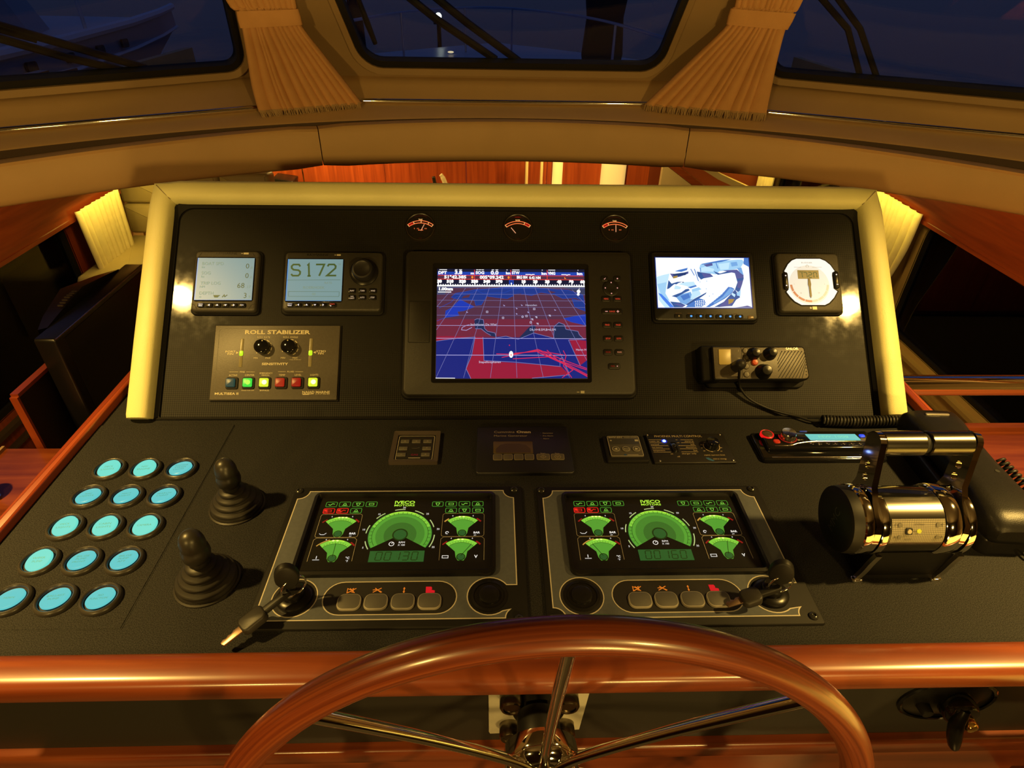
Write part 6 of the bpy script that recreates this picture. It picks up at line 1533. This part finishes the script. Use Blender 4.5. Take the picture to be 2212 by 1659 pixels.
# side lockers and their mahogany tops
t = thing('locker_board', 'upright dark board with a mahogany edge in front of the television', 'board', (-1.02, .60, -.60))
G().box((0, 0, .215), (.014, .62, .430)).build('board', mat('board_black', (.014,.009,.008), .45), t, 0)
G().box((0, 0, .434), (.016, .62, .008)).build('top_edge', MAHY, t, 0); G().box((0, -.313, .217), (.016, .006, .430)).build('front_edge', MAHZ, t, 0)
for dx in (0, .02): pass
G().box((.0075, -.235, .10), (.001, .045, .0014)).build('scratch_mark', mat('dull_mark', (.10,.07,.05), .5), t, 0)
t = thing('side_shelf', 'red mahogany shelf below the left rail, beside the helm console', 'shelf', (-.87, -.05, -.30))
G().box((0, 0, -.012), (.46, .66, .024)).build('top', MAHX, t, 0)
G().box((-.222, 0, .004), (.006, .66, .008)).build('edge_strip', mat('pale_edge', (.40,.26,.13), .5), t, 0)
G().box((0, .325, -.15), (.46, .012, .28)).build('front', MAHX, t, 0)
t = thing('side_shelf', 'red mahogany locker top with a raised lip below the right rail', 'shelf', (1.13, -.05, -.30))
G().box((0, 0, -.012), (.92, .78, .024)).build('top', MAHX, t, 0)
G().box((0, .385, .004), (.92, .018, .018)).build('raised_lip', MAHX, t, 0)
G().box((0, .380, -.15), (.92, .012, .27)).build('front', MAHX, t, 0)
G().box((-1.02, .60, -.61), (.62, .62, .02)).build('floor_locker', MAHY, None, 0)['kind'] = 'structure'
t = thing('chrome_knob', 'polished chrome egg-shaped knob on the left red shelf', 'knob', (-1.025, .125, -.30))
G().lathe([(.022, 0), (.022, .004), (.008, .008), (.008, .028)], 28).build('stand', CHROME, t, 50)
G().sphere((0, 0, .052), .040, 36, sc=(.62, .62, 1.05)).build('ball', CHROME, t, 60)
# chrome grab rail across the right side
t = thing('grab_rail', 'thick chrome grab rail running across in front of the right window', 'rail', (1.45, .30, -.1485))
G().tube([(-.72, 0, 0), (.73, 0, 0)], .0225, 28).build('tube', CHROME, t, 60)
for x in (-.30, .72): G().lathe([(.040, 0), (.040, .006), (.030, .012), (.024, .014)], 24, M=Matrix.Translation((x if x > 0 else x, 0, 0)) @ Matrix.Rotation(rad(-90 if x > 0 else 90), 4, 'Y')).build('end_flange', CHROME, t, 40) if x > 0 else None
# upholstered corner sofa
def cushion(w_, d_, h_, b=.03): return rrc(0, 0, w_, d_, b, 4)
t = thing('sofa', 'ivory leather corner sofa with square stitched cushions, left of the saloon', 'sofa', (-1.75, 2.62, -1.9))
G().box((0, -.05, .45), (.86, .80, .66)).build('base', IVORY, t, 0)
for i in range(3): 
    for j in range(1): G().prism(rrc(-.285+.29*i, -.14, .284, .62, .03, 4), .78, 1.13, .030).build('seat_cushion', IVORY, t, 50)
for i in range(3):
    for k in range(2): G().prism(rrc(-.285+.29*i, .175*k, .284, .171, .02, 4), 0, .10, .022, M=Matrix.Translation((0, .26, 1.21)) @ Matrix.Rotation(rad(84), 4, 'X')).build('back_cushion', IVORY, t, 50)
# sideboard with candlesticks, shades and an ornament against the forward bulkhead
t = thing('sideboard', 'low mahogany sideboard along the forward bulkhead', 'sideboard', (-.15, 4.06, -1.9))
G().box((0, 0, .46), (1.95, .34, .88)).build('carcass', MAHX, t, 0); G().box((0, 0, .915), (2.0, .37, .03)).build('top', MAHX, t, 0)
for x in (-.72, -.24, .24, .72): G().box((x, -.174, .46), (.46, .014, .80)).build('door', MAHZ, t, 0)
ZS = -1.9+.93
def candlestick(x, lab):
    t = thing('candlestick', lab, 'candlestick', (x, 3.98, ZS), group='brass candlesticks')
    G().lathe([(.045, 0), (.044, .006), (.018, .014), (.010, .030), (.012, .050), (.024, .060), (.033, .076), (.034, .086), (.030, .098), (.016, .112), (.010, .122), (.012, .134), (.028, .140), (.029, .144), (.014, .147), (.013, .160), (.0005, .160)], 28).build('stick', BRASS, t, 50)
    G().lathe([(.0115, .155), (.0112, .40), (.008, .405), (.0005, .405)], 16).build('candle', mat('candle_wax', (.72,.58,.30), .5), t, 40)
candlestick(.222, 'brass candlestick with a cream candle, left of the pair'); candlestick(.335, 'brass candlestick with a cream candle, right of the pair')
SHD = mat('lamp_shade', (.72,.58,.30), .7, emit=(1.0,.66,.16), es=.75); SHD2 = mat('lamp_shade_pale', (.72,.60,.34), .7, emit=(1.0,.66,.2), es=.42)
def sconce(x, w_, lab, mt, d=.05):
    t = thing('wall_lamp', lab, 'lamp', (x, 4.245, -.82))
    rows = []
    for z in (-.26, .26): rows.append([(w_/2*math.cos(PI*i/10), -d*math.sin(PI*i/10)**.7 if 0 < i < 10 else 0, z) for i in range(11)])
    G().grid(rows).build('shade', mt, t, 60); G().box((0, -.004, 0), (w_*.9, .008, .40)).build('back_plate', mat('lamp_back', (.4,.3,.15), .5), t, 0)
sconce(.484, .082, 'narrow lit half-round wall lamp beside the candlesticks', SHD); sconce(.935, .20, 'wide pale half-round wall lamp right of the candlesticks', SHD2, .07)
t = thing('picture_ledge', 'small cream angled ledge in front of the wide wall lamp', 'ledge', (.87, 4.05, ZS))
g = G(); g.add([(-.04, 0, 0), (.06, 0, 0), (.06, 0, .06), (-.04, 0, .12), (-.04, .02, 0), (.06, .02, 0), (.06, .02, .06), (-.04, .02, .12)], [(0, 1, 2, 3), (7, 6, 5, 4), (0, 4, 5, 1), (1, 5, 6, 2), (2, 6, 7, 3), (3, 7, 4, 0)]); g.build('ledge', IVORY, t, 0)
t = thing('horn_ornament', 'white curved horn-shaped ornament standing against the mahogany bulkhead', 'ornament', (-.40, 4.0, ZS))
G().tube(smooth([(.014, 0, 0), (.010, 0, .09), (-.004, 0, .16), (-.022, 0, .205), (-.034, 0, .222)], 6), [.022]*6+[.020]*6+[.018]*6+[.015]*6+[.012], 14).build('horn', mat('horn_ivory', (.74,.66,.45), .45), t, 60)
t = thing('horn_ornament', 'black curved horn-shaped ornament beside the white one', 'ornament', (-.485, 4.02, ZS))
G().tube(smooth([(.010, 0, 0), (.008, 0, .09), (.000, 0, .16), (-.006, 0, .20)], 6), [.016]*6+[.015]*6+[.014]*6+[.011], 12).build('horn', mat('horn_black', (.012,.011,.010), .4), t, 60)
t = thing('speaker_box', 'black box on the wall at the left end of the mahogany bulkhead', 'speaker', (-1.68, 4.15, -.94))
G().prism(rrc(0, 0, .16, .16, .008, 3), 0, .12, .006, M=Matrix.Rotation(rad(8), 4, 'Y')).build('cabinet', SATIN, t, 40)
t = thing('stair_rail', 'short slanting chrome rail near the left saloon window', 'rail', (-1.86, 4.0, -.90))
G().tube(smooth([(-.10, 0, -.12), (-.04, 0, -.02), (.03, 0, .06), (.06, 0, .13)], 6), .012, 14).build('tube', CHROME, t, 60); G().box((-.1, 0, -.5), (.02, .02, .78)).build('post', CHROME, t, 0)
# galley unit at the right of the bulkhead
t = thing('stair_bulkhead', 'cream side panel with a slanting mahogany rail at the right of the bulkhead', 'panel', (1.40, 3.9, -1.9))
g = G(); a = [(-.17, 0, 0), (.50, 0, 0), (.50, 0, .90), (.18, 0, 1.05), (-.16, 0, 1.275)]; b = [(x, .05, z) for x, y, z in a]
g.add(a+b, [(0, 1, 2, 3, 4), (9, 8, 7, 6, 5)]+[(i, 5+i, 5+(i+1) % 5, (i+1) % 5) for i in range(5)]); g.build('panel', IVORY, t, 0)
g = G(); g.tube([(-.17, .02, 1.315), (.19, .02, 1.08), (.52, .02, .90)], .032, 4); g.build('rail_cap', MAHX, t, 0)
G().tube([(-.05, .06, 1.36), (.30, .06, 1.17), (.6, .06, 1.05)], .030, 4).build('upper_moulding', IVORY, t, 0)

# ================================================================== outside
WAT = noise_mat('water', (.010,.012,.016), (.014,.016,.020), .6, .10, .6, 1.1, spec=.5, dist=.08)
g = G(); g.add([(-90, -20, -2.3), (90, -20, -2.3), (90, 150, -2.3), (-90, 150, -2.3)], [(0, 1, 2, 3)]); o = g.build('ground_water', WAT, None, 0); struct(o)
# fore part of the own boat: coach roof, foredeck, bulwarks, side decks
own = thing('foredeck', 'pale white foredeck of the own boat seen through the centre pane', 'deck', (0, 0, 0))
rows = []
for k in range(25):
    y = 1.16+(5.50-1.16)*k/24
    hw = 1.75 if y < 3 else 1.75*math.sqrt(max(.0004, 1-((y-3)/2.52)**2)); z = .28-.28*min(1, (y-1.16)/3.0)
    rows.append([(hw*(i/10-1), y, z-.05*(i/10-1)**2) for i in range(21)])
g = G(); g.grid(rows); g.build('deck', HULLW, own, 40)
for x, y in ((-.36, 4.6),): G().sphere((x, y, .015), .016, 14, sc=(1.5, 1, .5)).build('deck_reflection', glow('deck_reflection_glow', '#ffe8b0', 1.0), own, 40)  # light reflected on the deck, made as a small glowing dome
t = thing('bow_rail', 'white tubular bow rail curving round the foredeck', 'rail', (0, 0, 0))
BR = smooth([(-1.05, 2.2, .30), (-.874, 3.266, .30), (-.68, 4.108, .30), (-.282, 4.90, .30), (.114, 4.72, .30), (.468, 4.17, .30), (.661, 3.674, .30), (.798, 2.65, .30), (.9, 2.0, .30)], 8)
BR = smooth([(-1.10, 2.2, .30), (-.874, 3.266, .30), (-.62, 4.20, .30), (-.24, 4.78, .30), (.10, 4.80, .30), (.46, 4.25, .30), (.665, 3.66, .30), (.80, 2.65, .30), (.9, 2.0, .30)], 8)
RAILM = mat('rail_white', (.42,.46,.55), .3, .4)
G().tube(BR, .0085, 10).build('top_rail', RAILM, t, 60)
for x, y in ((-.905, 3.10), (-.655, 4.08), (-.25, 4.76), (.115, 4.78), (.70, 3.45)): G().tube([(x, y, .30), (x, y, -.02 if y > 4.0 else .05)], .008, 8).build('stanchion', RAILM, t, 60)
t = thing('covered_davit', 'tall dark canvas-covered deck gear on the right of the foredeck', 'deck gear', (.72, 4.0, 0))
G().lathe([(.10, -.02), (.115, .08), (.10, .30), (.125, .52), (.09, .80), (.03, .95)], 18, M=Matrix.Diagonal((1.25, .8, 1, 1))).build('cover', mat('dark_canvas', (.012,.012,.016), .9), t, 50)
t = thing('deck_post', 'slim dark post on the left of the foredeck', 'post', (-.90, 3.75, .02))
G().lathe([(.055, -.02), (.05, .05), (.042, .45), (.045, .9), (.0005, .92)], 18).build('post', mat('dark_canvas', (.012,.012,.016), .9), t, 50)
t = thing('deck_lantern', 'small bright white lamp on a post beyond the foredeck', 'lamp', (-.55, 6.0, -.1))
G().lathe([(.02, -.6), (.02, .22)], 10).build('post', IRON, t, 40); G().sphere((0, 0, .265), .030, 16).build('bulb', glow('lantern', '#f4ffe0', 5.0), t, 40); G().lathe([(.05, .20), (.05, .225), (.02, .235)], 16).build('bracket', IRON, t, 40)
for sx, nm in ((-1, 'left'), (1, 'right')):
    t = thing('side_deck', 'teak side deck with a pale-capped bulwark outside the %s saloon window' % nm, 'deck', (sx*2.6, 2.0, -1.45))
    for i in range(9): G().box((sx*(-.30+.072*i), 0, 0), (.068, 6.0, .03)).build('plank', TEAK, t, 0)
    G().box((sx*.32, 0, .17), (.04, 6.0, .36)).build('bulwark', mat('bulwark_grey', (.66,.67,.70), .5), t, 0)
    G().box((sx*.315, 0, .375), (.085, 6.0, .04)).build('cap_rail', mat('cap_white', (.80,.84,.90), .4), t, 0)
# wipers lying against the outside of the panes
def on_pane(O, U, V, u, v, out=.035): 
    U = Vector(U).normalized(); V = Vector(V).normalized(); return Vector(O)+U*u+V*v-U.cross(V)*out
PC = ((.025, 1.04, .335), (1, 0, 0), (0, -math.sin(rk), math.cos(rk)))
PL = (PLO, (*PLU, 0), PLV); PR = (PRO, (*PRU, 0), PRV)
def wiper(lab, P, a, b, w_, blade):
    t = thing('wiper', lab, 'wiper', tuple(on_pane(*P, *a[0])), group='windscreen wipers')
    I = Matrix.Translation(-Vector(on_pane(*P, *a[0])))
    G().tube([on_pane(*P, *p) for p in a], w_, 8).build('arm', IRON, t, 40, I); G().tube([on_pane(*P, *p) for p in b], w_, 8).build('arm', IRON, t, 40, I)
    if blade: G().tube([on_pane(*P, *p, .028) for p in blade], [.006, .008, .006] if len(blade) == 3 else .007, 8).build('blade', RUBBER, t, 40, I)
wiper('wiper with thick double arm crossing the centre windscreen pane', PC, [(-.30, .21), (-.20, .13), (-.05, .030)], [(-.235, .21), (-.12, .12), (.012, .026)], .0095, [(-.39, .20), (-.372, .12), (-.360, .07)])
wiper('wiper with double arm crossing the left windscreen pane', PL, [(-.65, .168), (-.45, .085), (-.30, .022)], [(-.65, .142), (-.46, .060), (-.35, .020)], .0085, [(-.90, .27), (-.64, .160), (-.50, .10)])
wiper('wiper with two curved arms on the right windscreen pane', PR, [(.11, .25), (.15, .206), (.233, .132), (.287, .022)], [(.14, .25), (.187, .208), (.260, .133), (.325, .022)], .0070, None)
# moored boat seen through the left pane
t = thing('moored_boat', 'pale moored motor boat alongside, seen through the left windscreen pane', 'boat', (-5.2, 6.0, -2.3))
I = Matrix.Translation((5.2, -6.0, 2.3))
rows = []
for y in (-2, 1, 3, 5, 7, 9, 10.5, 11.4, 11.8):
    f = max(0, (y-5)/6.8); xo = -4.72-.9*f**2.2+.0*y; zt = -.22+.01*y*0+.10*f
    rows.append([(xo, y, zt), (xo+.02, y, zt-.28), (xo-.10-.3*f, y, zt-.75), (xo-.25-.5*f, y, -2.4)])
HW = mat('boat_side', (.30,.33,.38), .4)
g = G(); g.grid(rows); g.build('hull', HW, t, 40, I)
STRIPE = mat('boat_rail', (.75,.78,.82), .4)
g = G(); g.tube([(r[0][0]+.02, r[0][1], r[0][2]) for r in rows], .055, 8); g.build('upper_strake', STRIPE, t, 40, I)
g = G(); g.tube([(r[1][0]+.01, r[1][1], r[1][2]-.02) for r in rows], .022, 6); g.build('lower_strake', STRIPE, t, 40, I)
g = G(); g.tube([(r[2][0]+.05, r[2][1], r[2][2]+.02) for r in rows], .018, 6); g.build('chine_strake', STRIPE, t, 40, I)
g = G(); g.add([(-4.9, -2, -.2), (-4.9, 8.6, -.2), (-5.5, 10.5, -.2), (-7.5, 10.5, -.2), (-7.5, -2, -.2)], [(0, 1, 2, 3, 4)]); g.build('deck', HULLW, t, 0, I)
g = G(); a = [(-5.3, -2), (-5.3, 7.4), (-5.7, 8.4), (-7.2, 8.4), (-7.2, -2)]; b = [(-5.55, -2), (-5.55, 6.6), (-5.9, 7.4), (-7.1, 7.4), (-7.1, -2)]
g.add([(x, y, -.2) for x, y in a]+[(x, y, 1.5) for x, y in b], [(i, (i+1) % 5, 5+(i+1) % 5, 5+i) for i in range(5)]+[(9, 8, 7, 6, 5)]); g.build('cabin', mat('boat_cabin', (.34,.36,.40), .4), t, 0, I)
for i in range(5):
    y = 1.2+1.15*i; G().prism(rrc(0, 0, .98, .62, .08, 3), 0, .02, M=Matrix.Translation((-5.36-.0, y, .30)) @ Matrix(((0, 0, 1, 0), (1, 0, 0, 0), (0, 1, 0, 0), (0, 0, 0, 1))) @ Matrix.Rotation(rad(-8.4), 4, 'X')).build('window_pane', mat('boat_window', (.02,.015,.015), .1), t, 0, I)
for i in range(4):
    y = 6.3+.75*i; G().prism(rrc(0, 0, .16, .10, .03, 3), 0, .03, M=Matrix.Translation((-4.71-.16*max(0, (y-5)/6.8)**2.2*5, y, -.36)) @ Matrix(((0, 0, 1, 0), (1, 0, 0, 0), (0, 1, 0, 0), (0, 0, 0, 1)))).build('porthole', mat('boat_window', (.02,.015,.015), .1), t, 0, I)
for i in range(4):
    y = 2.0+1.9*i; G().tube([(-4.85, y, -.2), (-4.85, y, .55)], .022, 8).build('stanchion', STRIPE, t, 40, I)
G().tube([(-4.85, -1, .55), (-4.85, 8.0, .55)], .014, 8).build('guard_rail', STRIPE, t, 40, I)

bpy.data.objects.remove(_fo)
